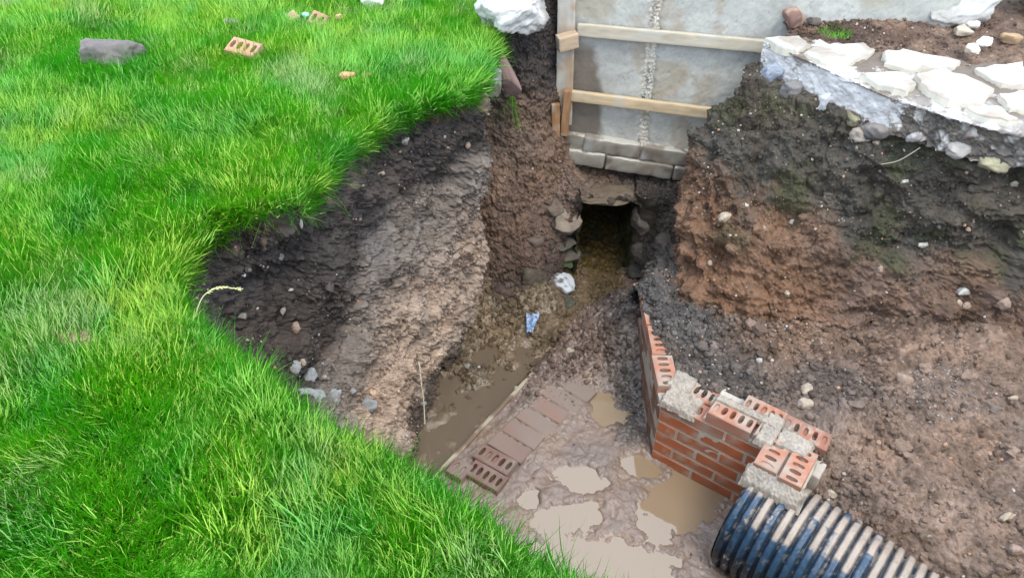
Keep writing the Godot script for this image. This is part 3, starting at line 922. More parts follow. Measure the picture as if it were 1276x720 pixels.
	stone("rock", "dirty white rock on the soil behind the wing wall's far end", "rock", V(0.87, 0.30, -3.52), Vector3(0.13, 0.10, 0.12), 522, Color(0.12, 0.11, 0.10), {"tint": Color(0.5, 0.48, 0.45, 0.95), "where": Vector3(-0.5, 0.5, 0.5), "cuts": 8, "sub": 12})
	stone("rock", "dark green rock at the stream's edge below the culvert", "rock", V(0.36, 0.01, -3.66), Vector3(0.12, 0.09, 0.12), 523, Color(0.07, 0.075, 0.055), {"cuts": 8})
	var scrap_c := func(p: Vector3, n: Vector3) -> Color:
		return mix3(Color(0.12, 0.22, 0.42), Color(0.45, 0.52, 0.62), sm(-0.2, 0.4, nz.tone3.get_noise_3dv(p)))
	var sp := PackedVector3Array()
	for i in 14:
		for j in 20: sp.append(V(0.09 + 0.085 * i / 13.0 * (1.0 - 0.6 * j / 19.0), 0.035, -3.52 + 0.17 * j / 19.0))
	var scr := ground_surface("plastic_scrap", sp, 14, 20, true, func(q: Vector3, _u: float, _v: float) -> float: return 0.03 * nz.mid.get_noise_3dv(q) + 0.008 * nz.fine.get_noise_3dv(q) + 0.012, func(q: Vector3, _u: float, _v: float, n: Vector3) -> Color: return scrap_c.call(q, n), M.pipe)
	tag(scr, "crumpled scrap of blue plastic in the mud below the culvert", "plastic scrap")

# ------------------------------------------------------------------ coping, terrace and the stones behind it
func slab(pts: Array, y: float, thick: float, seed_: int, col: Color, parent: Node, called := "coping_slab") -> MeshInstance3D:
	var r := RandomNumberGenerator.new()
	r.seed = seed_
	var ring := PackedVector2Array()
	for i in pts.size():
		var a := Vector2(pts[i][0], pts[i][1])
		var b := Vector2(pts[(i + 1) % pts.size()][0], pts[(i + 1) % pts.size()][1])
		for k in 5:
			ring.append(a.lerp(b, k / 5.0) + Vector2(r.randf_range(-1, 1), r.randf_range(-1, 1)) * 0.007)
	var c := Vector2.ZERO
	for p in ring: c += p / ring.size()
	var st := SurfaceTool.new()
	st.begin(Mesh.PRIMITIVE_TRIANGLES)
	st.set_smooth_group(-1)
	var hh := func(p: Vector2) -> float: return y + 0.012 * nz.tone2.get_noise_2d(p.x * 0.7, p.y * 0.7) + 0.003 * nz.tone3.get_noise_2d(p.x, p.y)
	var vert := func(p: Vector2, yy: float, side: bool):
		var t: float = nz.tone2.get_noise_3dv(Vector3(p.x, yy, p.y)) * 0.4 + nz.tone3.get_noise_3dv(Vector3(p.x, yy, p.y)) * 0.3
		var cc := col * (1.0 + 0.18 * t)
		if side: cc = Color(0.56, 0.54, 0.45) * (1.0 + 0.25 * t)
		else: cc = mix3(cc, Color(0.30, 0.255, 0.215), sm(-0.1, 0.4, nz.patch.get_noise_2d(p.x * 3.0, p.y * 3.0) + 0.4 * t) * 0.8)
		cc.a = 1.0
		st.set_color(cc)
		st.add_vertex(Vector3(p.x, yy, p.y))
	var n := ring.size()
	var fr := [0.0, 0.3, 0.6, 0.85, 0.955, 1.0]
	for i in n:
		var j := (i + 1) % n
		for k in fr.size() - 1:
			var a := c.lerp(ring[i], fr[k])
			var b := c.lerp(ring[j], fr[k])
			var d := c.lerp(ring[i], fr[k + 1])
			var e := c.lerp(ring[j], fr[k + 1])
			var lo := 0.008 if k == fr.size() - 2 else 0.0
			for v in [[a, 0.0], [e, lo], [d, lo]] if k == 0 else [[a, 0.0], [b, 0.0], [e, lo], [a, 0.0], [e, lo], [d, lo]]:
				vert.call(v[0], hh.call(v[0]) - v[1], false)
		var y0: float = hh.call(ring[i]) - 0.008
		var y1: float = hh.call(ring[j]) - 0.008
		vert.call(ring[i], y0, true); vert.call(ring[j], y1, true); vert.call(ring[j], y - thick, true)
		vert.call(ring[i], y0, true); vert.call(ring[j], y - thick, true); vert.call(ring[i], y - thick, true)
	st.generate_normals()
	return part(called, st.commit(), M.paint, parent)

func build_coping() -> void:
	M.paint = vmat(0.75, 0.1, 0.4, 5.0)
	var w := thing("painted_wall", "low rubble wall topped with white painted slabs on the right bank", "wall")
	var white := Color(0.50, 0.50, 0.48)
	# rendered body: top, then down the front face to a ragged foot
	var bt := [V(1.44, 1.615, -4.0), V(1.70, 1.615, -3.98), V(1.95, 1.615, -3.86), V(2.2, 1.615, -3.74), V(2.5, 1.615, -3.68), V(3.2, 1.615, -3.5)]
	var bm := [V(1.35, 1.620, -3.93), V(1.50, 1.615, -3.74), V(1.68, 1.61, -3.48), V(1.86, 1.60, -3.29), V(2.22, 1.60, -3.00), V(3.0, 1.60, -2.70)]
	var bf := [V(1.335, 1.60, -3.92), V(1.485, 1.595, -3.72), V(1.662, 1.59, -3.455), V(1.84, 1.58, -3.265), V(2.20, 1.58, -2.975), V(3.0, 1.58, -2.68)]
	var bb := [V(1.35, 1.44, -3.92), V(1.50, 1.42, -3.70), V(1.68, 1.40, -3.43), V(1.86, 1.42, -3.26), V(2.22, 1.42, -2.98), V(3.0, 1.42, -2.68)]
	var p := loft([bt, bm, bf, bb], 300, 160)
	var rel := func(q: Vector3, _u: float, v: float) -> float:
		return soil_relief(q, 0.03, 0.03, 0.01) * sm(1.74, 1.92, q.x) * sm(1.605, 1.585, q.y) + 0.014 * nz.mid.get_noise_3dv(q * 0.45) + 0.012 * nz.big.get_noise_3dv(q * 3.0) + 0.003 * nz.fine.get_noise_3dv(q)
	var paint := func(q: Vector3, _u: float, v: float, n: Vector3) -> Color:
		var t: float = nz.tone2.get_noise_3dv(q)
		var wear: float = nz.patch.get_noise_3dv(q * 2.6) + 0.35 * t + 0.25 * nz.tone3.get_noise_3dv(q)
		var c := Color(0.52, 0.52, 0.52) * (1.0 + 0.25 * t)
		var front := sm(1.607, 1.58, q.y)
		# dirt between the slabs on top, paint lost towards the right and the foot of the face
		c = mix3(c, Color(0.16, 0.13, 0.11), (1.0 - front) * sm(-0.15, 0.15, wear + 0.5 * sm(1.9, 2.4, q.x)))
		c = mix3(c, mottle(q, mix3(Color(0.12, 0.105, 0.09), Color(0.42, 0.40, 0.37), sm(0.15, 0.4, nz.tone2.get_noise_3dv(q * 0.8)))), front * sm(-0.05, 0.12, wear + 1.1 * sm(1.76, 1.95, q.x) + 0.55 * sm(1.49, 1.43, q.y) - 0.22))
		c.a = 1.0
		return c
	ground_surface("render_coat", p, 300, 160, true, rel, paint, M.paint, "coping", w)
	var Y := 1.64
	slab([[1.34, -3.92], [1.53, -3.97], [1.555, -3.84], [1.46, -3.765], [1.39, -3.82]], Y, 0.045, 1, white, w)
	slab([[1.49, -3.745], [1.575, -3.825], [1.85, -3.87], [1.87, -3.78], [1.71, -3.64], [1.57, -3.61]], Y, 0.05, 2, white, w)
	slab([[1.90, -3.75], [2.02, -3.79], [2.25, -3.63], [2.17, -3.56], [1.98, -3.55], [1.86, -3.61]], Y, 0.05, 3, white, w)
	slab([[1.68, -3.48], [1.92, -3.51], [1.915, -3.39], [1.84, -3.30], [1.74, -3.385]], Y, 0.055, 4, white, w)
	slab([[1.96, -3.50], [2.12, -3.545], [2.27, -3.34], [2.15, -3.19], [1.99, -3.20], [1.94, -3.33]], Y - 0.002, 0.05, 5, white, w)
	slab([[2.28, -3.57], [2.55, -3.63], [2.48, -3.37], [2.33, -3.37]], Y - 0.004, 0.05, 6, Color(0.66, 0.66, 0.64), w)
	slab([[2.26, -3.28], [2.45, -3.32], [2.37, -3.13], [2.25, -3.14]], Y - 0.008, 0.05, 7, Color(0.74, 0.72, 0.71), w)
	slab([[2.05, -3.15], [2.2, -3.16], [2.24, -3.03], [2.12, -3.05]], Y - 0.012, 0.05, 8, Color(0.40, 0.37, 0.33), w)
	# stones showing in the body below the coat
	var S := [
		[1.36, 1.48, -3.80, 0.13, 0.16, 0.14, Color(0.13, 0.15, 0.19), Color(0.45, 0.5, 0.58, 0.5)],
		[1.46, 1.44, -3.70, 0.16, 0.12, 0.14, Color(0.13, 0.12, 0.115), Color(0.3, 0.3, 0.3, 0.4)],
		[1.585, 1.46, -3.57, 0.15, 0.14, 0.13, Color(0.52, 0.53, 0.54), Color(0, 0, 0, 0)],
		[1.66, 1.42, -3.42, 0.12, 0.12, 0.12, Color(0.25, 0.235, 0.15), Color(0, 0, 0, 0)],
		[1.76, 1.40, -3.32, 0.16, 0.12, 0.14, Color(0.12, 0.11, 0.105), Color(0.4, 0.36, 0.33, 0.4)],
		[1.72, 1.35, -3.36, 0.14, 0.07, 0.12, Color(0.3, 0.26, 0.22), Color(0, 0, 0, 0)],
		[1.90, 1.44, -3.21, 0.18, 0.12, 0.13, Color(0.2, 0.185, 0.175), Color(0.66, 0.64, 0.62, 0.6)],
		[2.02, 1.44, -3.10, 0.16, 0.10, 0.12, Color(0.35, 0.33, 0.31), Color(0, 0, 0, 0)],
		[2.16, 1.42, -3.0, 0.14, 0.1, 0.12, Color(0.36, 0.33, 0.22), Color(0, 0, 0, 0)],
		[1.83, 1.50, -3.27, 0.12, 0.09, 0.10, Color(0.38, 0.36, 0.34), Color(0.7, 0.7, 0.68, 0.7)],
		[1.95, 1.52, -3.19, 0.13, 0.08, 0.10, Color(0.22, 0.2, 0.19), Color(0.7, 0.7, 0.68, 0.6)],
		[2.07, 1.53, -3.09, 0.15, 0.09, 0.10, Color(0.24, 0.21, 0.19), Color(0.6, 0.58, 0.55, 0.6)],
		[2.20, 1.50, -2.99, 0.13, 0.09, 0.10, Color(0.20, 0.19, 0.17), Color(0.6, 0.6, 0.58, 0.5)],
		[2.30, 1.46, -2.95, 0.16, 0.10, 0.10, Color(0.34, 0.31, 0.25), Color(0, 0, 0, 0)],
		[2.42, 1.50, -2.90, 0.15, 0.12, 0.10, Color(0.28, 0.26, 0.24), Color(0.6, 0.6, 0.58, 0.5)]]
	for i in S.size():
		var s: Array = S[i]
		stone("stone", "", "", V(s[0] + 0.035, s[1] + 0.01, s[2] - 0.03), Vector3(s[3] * 1.25, s[4] * (0.75 + 0.3 * (i % 3)), s[5]), 540 + i, s[6], {"parent": w, "cuts": 11, "rough": 0.2, "tint": s[7], "vary": 0.35, "turn": Vector3(0.1 * i, 0.7 * i, 0.1)})
	# soil terrace up to the concrete wall
	var t0 := [V(1.47, 1.66, -4.12), V(1.7, 1.68, -4.06), V(2.0, 1.72, -4.10), V(2.5, 1.74, -4.25), V(3.2, 1.74, -4.3), V(4.0, 1.72, -4.3)]
	var t1 := [V(1.50, 1.64, -4.05), V(1.75, 1.655, -3.96), V(2.1, 1.67, -3.85), V(2.5, 1.67, -3.85), V(3.2, 1.67, -3.8), V(4.0, 1.67, -3.7)]
	var t2 := [V(1.45, 1.60, -3.95), V(1.80, 1.60, -3.84), V(2.1, 1.60, -3.68), V(2.5, 1.60, -3.6), V(3.2, 1.60, -3.4), V(4.0, 1.60, -3.2)]
	p = loft([t0, t1, t2], 300, 70)
	tag(ground_surface("soil_terrace", p, 300, 70, true, func(q: Vector3, _u: float, _v: float) -> float: return soil_relief(q, 0.03, 0.03, 0.008), func(q: Vector3, _u: float, _v: float, n: Vector3) -> Color: return mottle(q, mix3(Color(0.125, 0.085, 0.066), Color(0.20, 0.14, 0.105), sm(-0.2, 0.3, nz.tone1.get_noise_3dv(q * 2.0)))), M.soil, "terrace"), "", "", "", "structure")
	stone("boulder", "big white painted boulder on the soil behind the coping", "boulder", V(2.36, 1.82, -4.05), Vector3(0.46, 0.30, 0.30), 560, Color(0.40, 0.39, 0.37), {"cuts": 9, "sub": 26, "rough": 0.16, "tint": Color(0.54, 0.54, 0.53, 0.9), "where": Vector3(0, 0.8, 0.5)})
	stone("boulder", "grey boulder at the right of the white boulder", "boulder", V(2.82, 1.87, -4.10), Vector3(0.44, 0.32, 0.30), 561, Color(0.27, 0.265, 0.25), {"cuts": 7, "sub": 16, "rough": 0.12})
	stone("boulder", "smaller grey boulder wedged under the right-hand grey boulder", "boulder", V(2.80, 1.73, -3.86), Vector3(0.16, 0.13, 0.14), 562, Color(0.40, 0.39, 0.37), {"cuts": 7, "sub": 12})
	stone("rock", "flat buff stone lying below the white boulder", "rock", V(2.34, 1.70, -3.88), Vector3(0.13, 0.06, 0.09), 563, Color(0.42, 0.36, 0.29), {"cuts": 6})
	stone("rock", "small white stone beside the flat buff stone", "rock", V(2.42, 1.71, -3.94), Vector3(0.08, 0.05, 0.06), 564, Color(0.62, 0.6, 0.57), {"cuts": 6})
	stone("rock", "rounded cream stone at the end of the third coping slab", "rock", V(2.31, 1.68, -3.68), Vector3(0.08, 0.06, 0.07), 565, Color(0.55, 0.49, 0.41), {"cuts": 6})
	stone("rock", "white stone between the cream stone and the far slab", "rock", V(2.40, 1.69, -3.75), Vector3(0.09, 0.05, 0.06), 566, Color(0.7, 0.68, 0.65), {"cuts": 6})
	stone("rock", "orange-brown stone half sunk in the terrace soil", "rock", V(2.56, 1.69, -3.80), Vector3(0.12, 0.06, 0.09), 567, Color(0.36, 0.25, 0.15), {"cuts": 6})
	stone("rock", "dark stone next to the brick lump at the wall foot", "rock", V(1.62, 1.685, -4.04), Vector3(0.08, 0.06, 0.06), 568, Color(0.12, 0.10, 0.09), {"cuts": 6})
	var bk := stone("brick_lump", "broken buff brick lump leaning on the concrete wall", "brick lump", V(1.515, 1.70, -4.06), Vector3(0.15, 0.13, 0.12), 569, Color(0.36, 0.25, 0.19), {"cuts": 9, "rough": 0.06, "sub": 8, "tint": Color(0.17, 0.10, 0.085, 0.9), "where": Vector3(-0.8, -0.1, 0.3)})
	bk.rotation.y = 0.5
	# the broken end of the old white wall, left of the concrete
	stone("wall_end", "lump of white painted rubble wall overhanging the pit beside the post", "wall", V(0.015, 1.76, -4.12), Vector3(0.44, 0.34, 0.36), 570, Color(0.32, 0.31, 0.30), {"cuts": 10, "sub": 30, "rough": 0.2, "vary": 0.4, "tint": Color(0.52, 0.52, 0.52, 0.95), "where": Vector3(0, 0.5, 0.9)})
	stone("sandstone_slab", "reddish sandstone slab leaning out of the bank under the white lump", "stone", V(-0.022, 1.43, -3.93), Vector3(0.115, 0.30, 0.12), 571, Color(0.24, 0.165, 0.15), {"cuts": 4, "sub": 14, "rough": 0.06, "turn": Vector3(-0.15, 0.3, 0.32)})
	stone("mortar_lump", "lump of old mortar and stone left of the sandstone slab", "stone", V(-0.105, 1.45, -3.82), Vector3(0.12, 0.22, 0.14), 572, Color(0.14, 0.115, 0.10), {"cuts": 7, "sub": 12, "rough": 0.25, "tint": Color(0.42, 0.43, 0.42, 0.6), "where": Vector3(0.2, 0.9, 0.2)})

# ------------------------------------------------------------------ brick headwall
func brick_skin(base: Color, mud: Color, amount: float, smear := 0.0) -> Callable:
	return func(p: Vector3, s: int) -> Color:
		var q := p + Vector3(s * 1.37, s * 0.73, s * 2.11)
		var t: float = nz.tone2.get_noise_3dv(q) * 0.5 + nz.tone3.get_noise_3dv(q) * 0.5
		var own := 1.0 + 0.22 * sin(s * 12.9898)
		var c := base * (own + 0.30 * t)
		c = mix3(c, mud, amount * sm(-0.25, 0.35, nz.tone1.get_noise_3dv(q * 3.0) + 0.2 * maxf(0.0, amount - 1.0)))
		if smear > 0.0: c = mix3(c, Color(0.37, 0.325, 0.28), smear * sm(0.12, 0.4, nz.tone2.get_noise_3dv(q * 1.3)))
		c.a = 1.0
		return c

func build_headwall() -> void:
	var w := thing("brick_wall", "angled brick headwall of perforated red bricks beside the pipe", "wall", V(0.72, 0, -2.455))
	var red := Color(0.46, 0.150, 0.070)
	var topred := Color(0.52, 0.22, 0.145)
	var mudc := Color(0.24, 0.175, 0.145)
	var clean := brick_skin(red, mudc, 0.5, 0.8)
	var tops := brick_skin(Color(0.43, 0.20, 0.135), Color(0.34, 0.27, 0.225), 0.85, 0.7)
	var dirty := brick_skin(Color(0.20, 0.11, 0.08), mudc, 0.9)
	var course := 0.075
	var kinds := {}
	var get_brick := func(key: String, size: Vector3, slots: int, v: int, skin: Callable) -> Mesh:
		var id := "%s%d" % [key, v]
		if not kinds.has(id): kinds[id] = brick_mesh(size, slots, v + key.length() * 17, skin)
		return kinds[id]
	var full := Vector3(0.215, 0.065, 0.1025)
	var mort := func(p: Vector3, n: Vector3) -> Color:
		var t: float = nz.tone2.get_noise_3dv(p) * 0.5 + nz.tone3.get_noise_3dv(p) * 0.5
		var c := Color(0.42, 0.37, 0.32) * (1.0 + 0.4 * t)
		if n.y > 0.5: c = Color(0.42, 0.385, 0.34) * (1.0 + 0.4 * t)
		c.a = 1.0
		return c
	# front run: two leaves of stretchers, local x along the run, local z towards the pit
	var yaw := -0.632
	var F := Transform3D(Basis(Vector3.UP, yaw), Vector3.ZERO)
	var run := 0.535
	var k := 0
	for j in 7:
		for leaf in 2:
			var x := 0.0 if (j + leaf) % 2 == 0 else -0.1125
			while x < run - 0.02:
				var x0 := maxf(x, 0.004)
				var x1 := minf(x + 0.215, run)
				var keep := x1 - x0 > 0.04
				if j == 6 and x0 < 0.20: keep = false        # the top course starts part way along
				if keep:
					var l := snappedf(x1 - x0, 0.001)
					var bare := j == 6 or (j == 5 and x0 < 0.22)
					var slots := (5 if l > 0.18 else 3 if l > 0.1 else 2) if bare else 0
					var sk: Callable = tops if bare else clean
					var m: Mesh = get_brick.call("front%d_%d_" % [int(l * 1000), slots], Vector3(l - 0.005, 0.0605, 0.1025), slots, k % 4, sk)
					var zc := -0.051 - 0.1125 * leaf
					var tt := Transform3D(Basis.from_euler(Vector3(rng.randf_range(-1, 1) * 0.012, rng.randf_range(-1, 1) * 0.012, rng.randf_range(-1, 1) * 0.008)), V((x0 + x1) * 0.5, j * course + 0.034, zc + rng.randf_range(-0.001, 0.002)))
					part("brick", m, M.brick, w, F * tt)
					k += 1
				x += 0.225
	part("mortar", box_mesh(Vector3(run - 0.006, 0.449, 0.2115), 0.003, mort, 0.012, 0.0012, 2), M.stone, w, F * Transform3D(Basis(), V(run * 0.5 - 0.002, 0.172, -0.1075)))
	part("mortar", box_mesh(Vector3(run - 0.214, 0.10, 0.2115), 0.003, mort, 0.012, 0.0012, 3), M.stone, w, F * Transform3D(Basis(), V(run * 0.5 + 0.108, 0.415, -0.1075)))
	# wing wall running back towards the culvert, one leaf, muddy on its face
	for j in 6:
		var z := 0.02 if j % 2 == 0 else -0.09
		while z > -0.60:
			var z0 := minf(z, -0.005)
			var z1 := z - 0.215
			var l := snappedf(z0 - z1, 0.001)
			if l > 0.05:
				var bare := j == 5
				var m: Mesh = get_brick.call("wing%d_%d_" % [int(l * 1000), int(bare)], Vector3(l, 0.065, 0.1025), (5 if l > 0.18 else 3) if bare else 0, k % 4, tops if bare else dirty)
				var tt := Transform3D(Basis.from_euler(Vector3(rng.randf_range(-1, 1) * 0.01, PI / 2 + rng.randf_range(-1, 1) * 0.012, 0)), V(0.052 + rng.randf_range(-0.003, 0.003), j * course + 0.035, (z0 + z1) * 0.5))
				part("brick", m, M.brick, w, tt)
				k += 1
			z -= 0.225
	part("mortar", box_mesh(Vector3(0.099, 0.40, 0.66), 0.004, mort, 0.012, 0.002, 4), M.stone, w, Transform3D(Basis(), V(0.052, 0.195, -0.34)))
	# return over the pipe's mouth: two bricks laid across
	var n_dir := 0.215
	for i in 2:
		for j in [6]:
			var m: Mesh = get_brick.call("return", full, 5, i, tops)
			var tt := Transform3D(Basis(Vector3.UP, PI / 2), V(run + 0.05 + 0.1125 * i - 0.02, j * course + 0.033, 0.040 + 0.008 * i))
			part("brick", m, M.brick, w, F * tt)
	part("brick", get_brick.call("behind", full, 5, 0, brick_skin(Color(0.36, 0.17, 0.12), Color(0.20, 0.16, 0.135), 1.0, 0.9)), M.brick, w, F * Transform3D(Basis.from_euler(Vector3(0.02, 0.05, -0.04)), V(run + 0.10, 0.470, -0.165)))
	part("mortar", box_mesh(Vector3(0.222, 0.07, 0.20), 0.012, mort, 0.012, 0.008, 5), M.stone, w, F * Transform3D(Basis(), V(run + 0.09, 0.452, 0.040)))
	part("mortar", box_mesh(Vector3(0.25, 0.44, 0.2), 0.006, mort, 0.015, 0.006, 6), M.stone, w, F * Transform3D(Basis(), V(run + 0.11, 0.22, -0.105)))
	# mortar smeared over the courses: beds whose ragged outline comes from where they stand above the brick
	var beds := [[0.085, -0.055, 0.19, 0.14, 0.4495, 0.011, 0.0, 0.0], [0.03, -0.17, 0.13, 0.13, 0.4495, 0.010, 0.0, 0.0], [0.37, -0.107, 0.32, 0.05, 0.5240, 0.006, 0.0, 0.0], [0.505, -0.07, 0.085, 0.20, 0.5250, 0.010, 0.1, 0.0], [0.62, -0.06, 0.16, 0.12, 0.5205, 0.012, 0.2, 0.0], [0.625, 0.168, 0.27, 0.085, 0.508, 0.012, 0.5, 0.75]]
	for i in beds.size():
		var b: Array = beds[i]
		var mp := PackedVector3Array()
		var nu := int(b[2] / 0.004)
		var nv := int(b[3] / 0.004)
		for a in nu:
			for c in nv:
				var fx := 2.0 * a / (nu - 1) - 1.0
				var fz := 2.0 * c / (nv - 1) - 1.0
				var q := F * Vector3(b[0] + fx * b[2] * 0.5, 0, b[1] + fz * b[3] * 0.5)
				var edge_ := 1.0 - maxf(absf(fx), absf(fz))
				var m: float = b[6] + 1.5 * nz.tone2.get_noise_2d(q.x * 1.7 + i * 3.0, q.z * 1.7) + 0.5 * nz.tone3.get_noise_2d(q.x, q.z)
				m = minf(m, edge_ * 2.2 - 0.3 + 0.8 * nz.tone2.get_noise_2d(q.x * 2.0, q.z * 2.0))
				q.y = b[4] + b[5] * (clampf(m, -0.5, 0.5) - 0.12) - b[7] * (fz + 1.0) * b[3] * 0.5 - 0.03 * sm(0.14, 0.0, edge_ + 0.10 * nz.tone2.get_noise_2d(q.x * 2.0, q.z * 2.0))
				mp.append(q)
		ground_surface("mortar_bed", mp, nu, nv, true, func(q: Vector3, _u: float, _v: float) -> float: return 0.004 * nz.fine.get_noise_3dv(q) + 0.004 * (clod(nz.clod3, q) - 0.5), func(q: Vector3, _u: float, _v: float, n: Vector3) -> Color: return mottle(q, Color(0.33, 0.295, 0.255), 0.55), M.stone, "", w)

# ------------------------------------------------------------------ corrugated pipe
func build_pipe() -> void:
	var ang := 0.72
	var ax := Vector3(cos(ang), -0.05, sin(ang)).normalized()
	var nn := Vector3(-sin(ang), 0, cos(ang))
	var mouth := Vector3(1.047, 0.175, -2.012)
	var w := thing("corrugated_pipe", "blue-black corrugated drainage pipe caked with pale mud", "pipe", mouth)
	var R := 0.262
	var pitch := 0.0465
	var length := 2.1
	var nu := int(length / 0.0044)
	var nv := 220
	var p := PackedVector3Array()
	p.resize(nu * nv)
	for i in nu:
		var s := length * i / (nu - 1)
		var f := fposmod(s / pitch, 1.0)
		# flat-topped ribs with narrow valleys
		var rib := sm(0.06, 0.26, f) * sm(0.94, 0.74, f)
		for j in nv:
			var a := TAU * j / (nv - 1)
			var r := R - 0.021 * (1.0 - rib)
			p[i * nv + j] = ax * s + Vector3.UP * sin(a) * r + nn * cos(a) * r
	var rel := func(q: Vector3, u: float, v: float) -> float:
		var a := TAU * v
		var up := sm(0.1, 0.75, sin(a))
		return 0.0025 * nz.mid.get_noise_3dv(q) * up + 0.0012 * nz.fine.get_noise_3dv(q) * up
	var paint := func(q: Vector3, u: float, v: float, n: Vector3) -> Color:
		var a := TAU * v
		var s := u * length
		var f := fposmod(s / pitch, 1.0)
		var rib := sm(0.06, 0.26, f) * sm(0.94, 0.74, f)
		var k := floorf(s / pitch)
		var t: float = nz.tone2.get_noise_3dv(q) + 0.6 * nz.tone3.get_noise_3dv(q)
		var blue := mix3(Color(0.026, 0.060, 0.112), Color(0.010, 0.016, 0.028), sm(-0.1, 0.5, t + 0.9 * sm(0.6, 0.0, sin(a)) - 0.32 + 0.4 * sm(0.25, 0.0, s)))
		blue = mix3(blue, Color(0.15, 0.21, 0.29), 0.5 * sm(0.25, 0.6, t))
		# pale mud lies on the upper part, down to a ragged line that differs rib by rib; the valleys are darker, blue-black to grey-brown
		var line: float = 0.93 + 0.10 * sin(k * 2.4) + 0.28 * nz.tone2.get_noise_3dv(Vector3(q.x * 0.5, q.y * 0.7, q.z * 0.5)) + 0.10 * t - 0.05 * sm(0.4, 1.0, s) + 0.12 * sm(0.22, 0.0, s)
		var h: float = sin(a) + 0.22 * (1.0 if cos(a) < 0.0 else 0.0)
		var mud := sm(line - 0.05, line + 0.06, h)
		mud = maxf(mud, 0.85 * sm(0.48, 0.62, nz.patch.get_noise_3dv(q * Vector3(4, 4, 4)) + 0.5 * t - 0.1 + 0.1))
		var mc := Color(0.34, 0.285, 0.24) * (1.0 + 0.22 * t)
		var c := mix3(blue, mc, mud)
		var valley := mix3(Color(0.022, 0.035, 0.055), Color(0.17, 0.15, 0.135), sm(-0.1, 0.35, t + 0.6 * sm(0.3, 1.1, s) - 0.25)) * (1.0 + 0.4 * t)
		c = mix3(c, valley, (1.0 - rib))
		c.a = 1.0
		return c
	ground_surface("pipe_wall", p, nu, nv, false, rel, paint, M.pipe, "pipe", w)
	# smooth bore and the ring at the mouth
	var bore := PackedVector3Array()
	for i in 40:
		for j in 80:
			var a := TAU * j / 79.0
			bore.append(ax * (length * i / 39.0) + (Vector3.UP * sin(a) + nn * cos(a)) * 0.230)
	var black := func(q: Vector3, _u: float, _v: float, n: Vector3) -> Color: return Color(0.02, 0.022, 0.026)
	var none := func(q: Vector3, _u: float, _v: float) -> float: return 0.0
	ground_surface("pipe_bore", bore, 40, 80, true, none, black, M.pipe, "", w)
	var ring := PackedVector3Array()
	for i in 6:
		for j in 80:
			var a := TAU * j / 79.0
			ring.append(ax * -0.001 + (Vector3.UP * sin(a) + nn * cos(a)) * lerpf(0.230, 0.247, i / 5.0))
	ground_surface("pipe_rim", ring, 6, 80, false, none, black, M.pipe, "", w)

# ------------------------------------------------------------------ brick edging and board
func build_edging() -> void:
	var mud := Color(0.215, 0.165, 0.140)
	var red := Color(0.215, 0.13, 0.10)
	# x, z, top height, yaw of the long side, slots, mud cover, length, label
	var B := [
		[-0.265, -2.345, 0.055, -0.60, 2, 0.9, 0.10, "half brick at the lawn end of the brick edging, beside the board"],
		[-0.130, -2.310, 0.050, -0.58, 5, 1.1, 0.20, "mud-smeared brick second from the lawn end of the edging"],
		[-0.085, -2.405, 0.055, -0.60, 5, 1.1, 0.215, "tilted slotted brick, last before the sunken part of the edging"],
		[-0.013, -2.498, 0.034, -0.62, 0, 1.6, 0.215, "first of the sunken mud-coated bricks, next to the tilted slotted brick"],
		[0.058, -2.585, 0.033, -0.64, 0, 2.0, 0.215, "second sunken mud-coated brick counting from the tilted slotted one"],
		[0.130, -2.672, 0.031, -0.66, 0, 2.0, 0.215, "third sunken mud-coated brick counting from the tilted slotted one"],
		[0.203, -2.757, 0.029, -0.67, 0, 2.0, 0.215, "fourth sunken mud-coated brick, beside the brown puddle"],
		[0.285, -2.835, 0.027, -0.68, 0, 2.0, 0.235, "last but one sunken brick of the edging, blurred by mud"],
		[0.355, -2.925, 0.024, -0.68, 0, 2.0, 0.235, "very last brick of the edging, a bare corner showing through the heaped mud"],
		[-0.185, -2.225, 0.000, -0.60, 0, 0.6, 0.19, "low brick under the overhanging grass at the edging's end"]]
	for i in B.size():
		var b: Array = B[i]
		var m := brick_mesh(Vector3(b[6], 0.065, 0.1025), b[4], 70 + i, brick_skin(red, mud, b[5]), 0.004)
		var tilt := Vector3(0.02 * sin(i * 2.0), b[3], 0.025 * cos(i * 3.0))
		tag(part("brick", m, M.brickwet, self, Transform3D(Basis.from_euler(tilt), V(b[0], b[2] - 0.0325, b[1]))), b[7], "brick", "bricks laid in the mud as an edging")

	var wood := func(p: Vector3, n: Vector3) -> Color:
		var g: float = nz.tone3.get_noise_3dv(Vector3(p.x * 0.12, p.y, p.z)) * 0.5
		var c := mix3(Color(0.34, 0.30, 0.23) * (1.0 + 0.5 * g), Color(0.17, 0.125, 0.09), sm(-0.1, 0.25, nz.tone1.get_noise_3dv(p * 2.5)))
		c.a = 1.0
		return c
	var bm := box_mesh(Vector3(0.98, 0.10, 0.022), 0.003, wood, 0.012, 0.004, 12)
	tag(part("timber_board", bm, M.timber, self, Transform3D(Basis.from_euler(Vector3(0, 0.953, 0.0)), V(-0.155, -0.022, -2.645))), "muddy timber board on edge between the gully and the brick edging", "board")

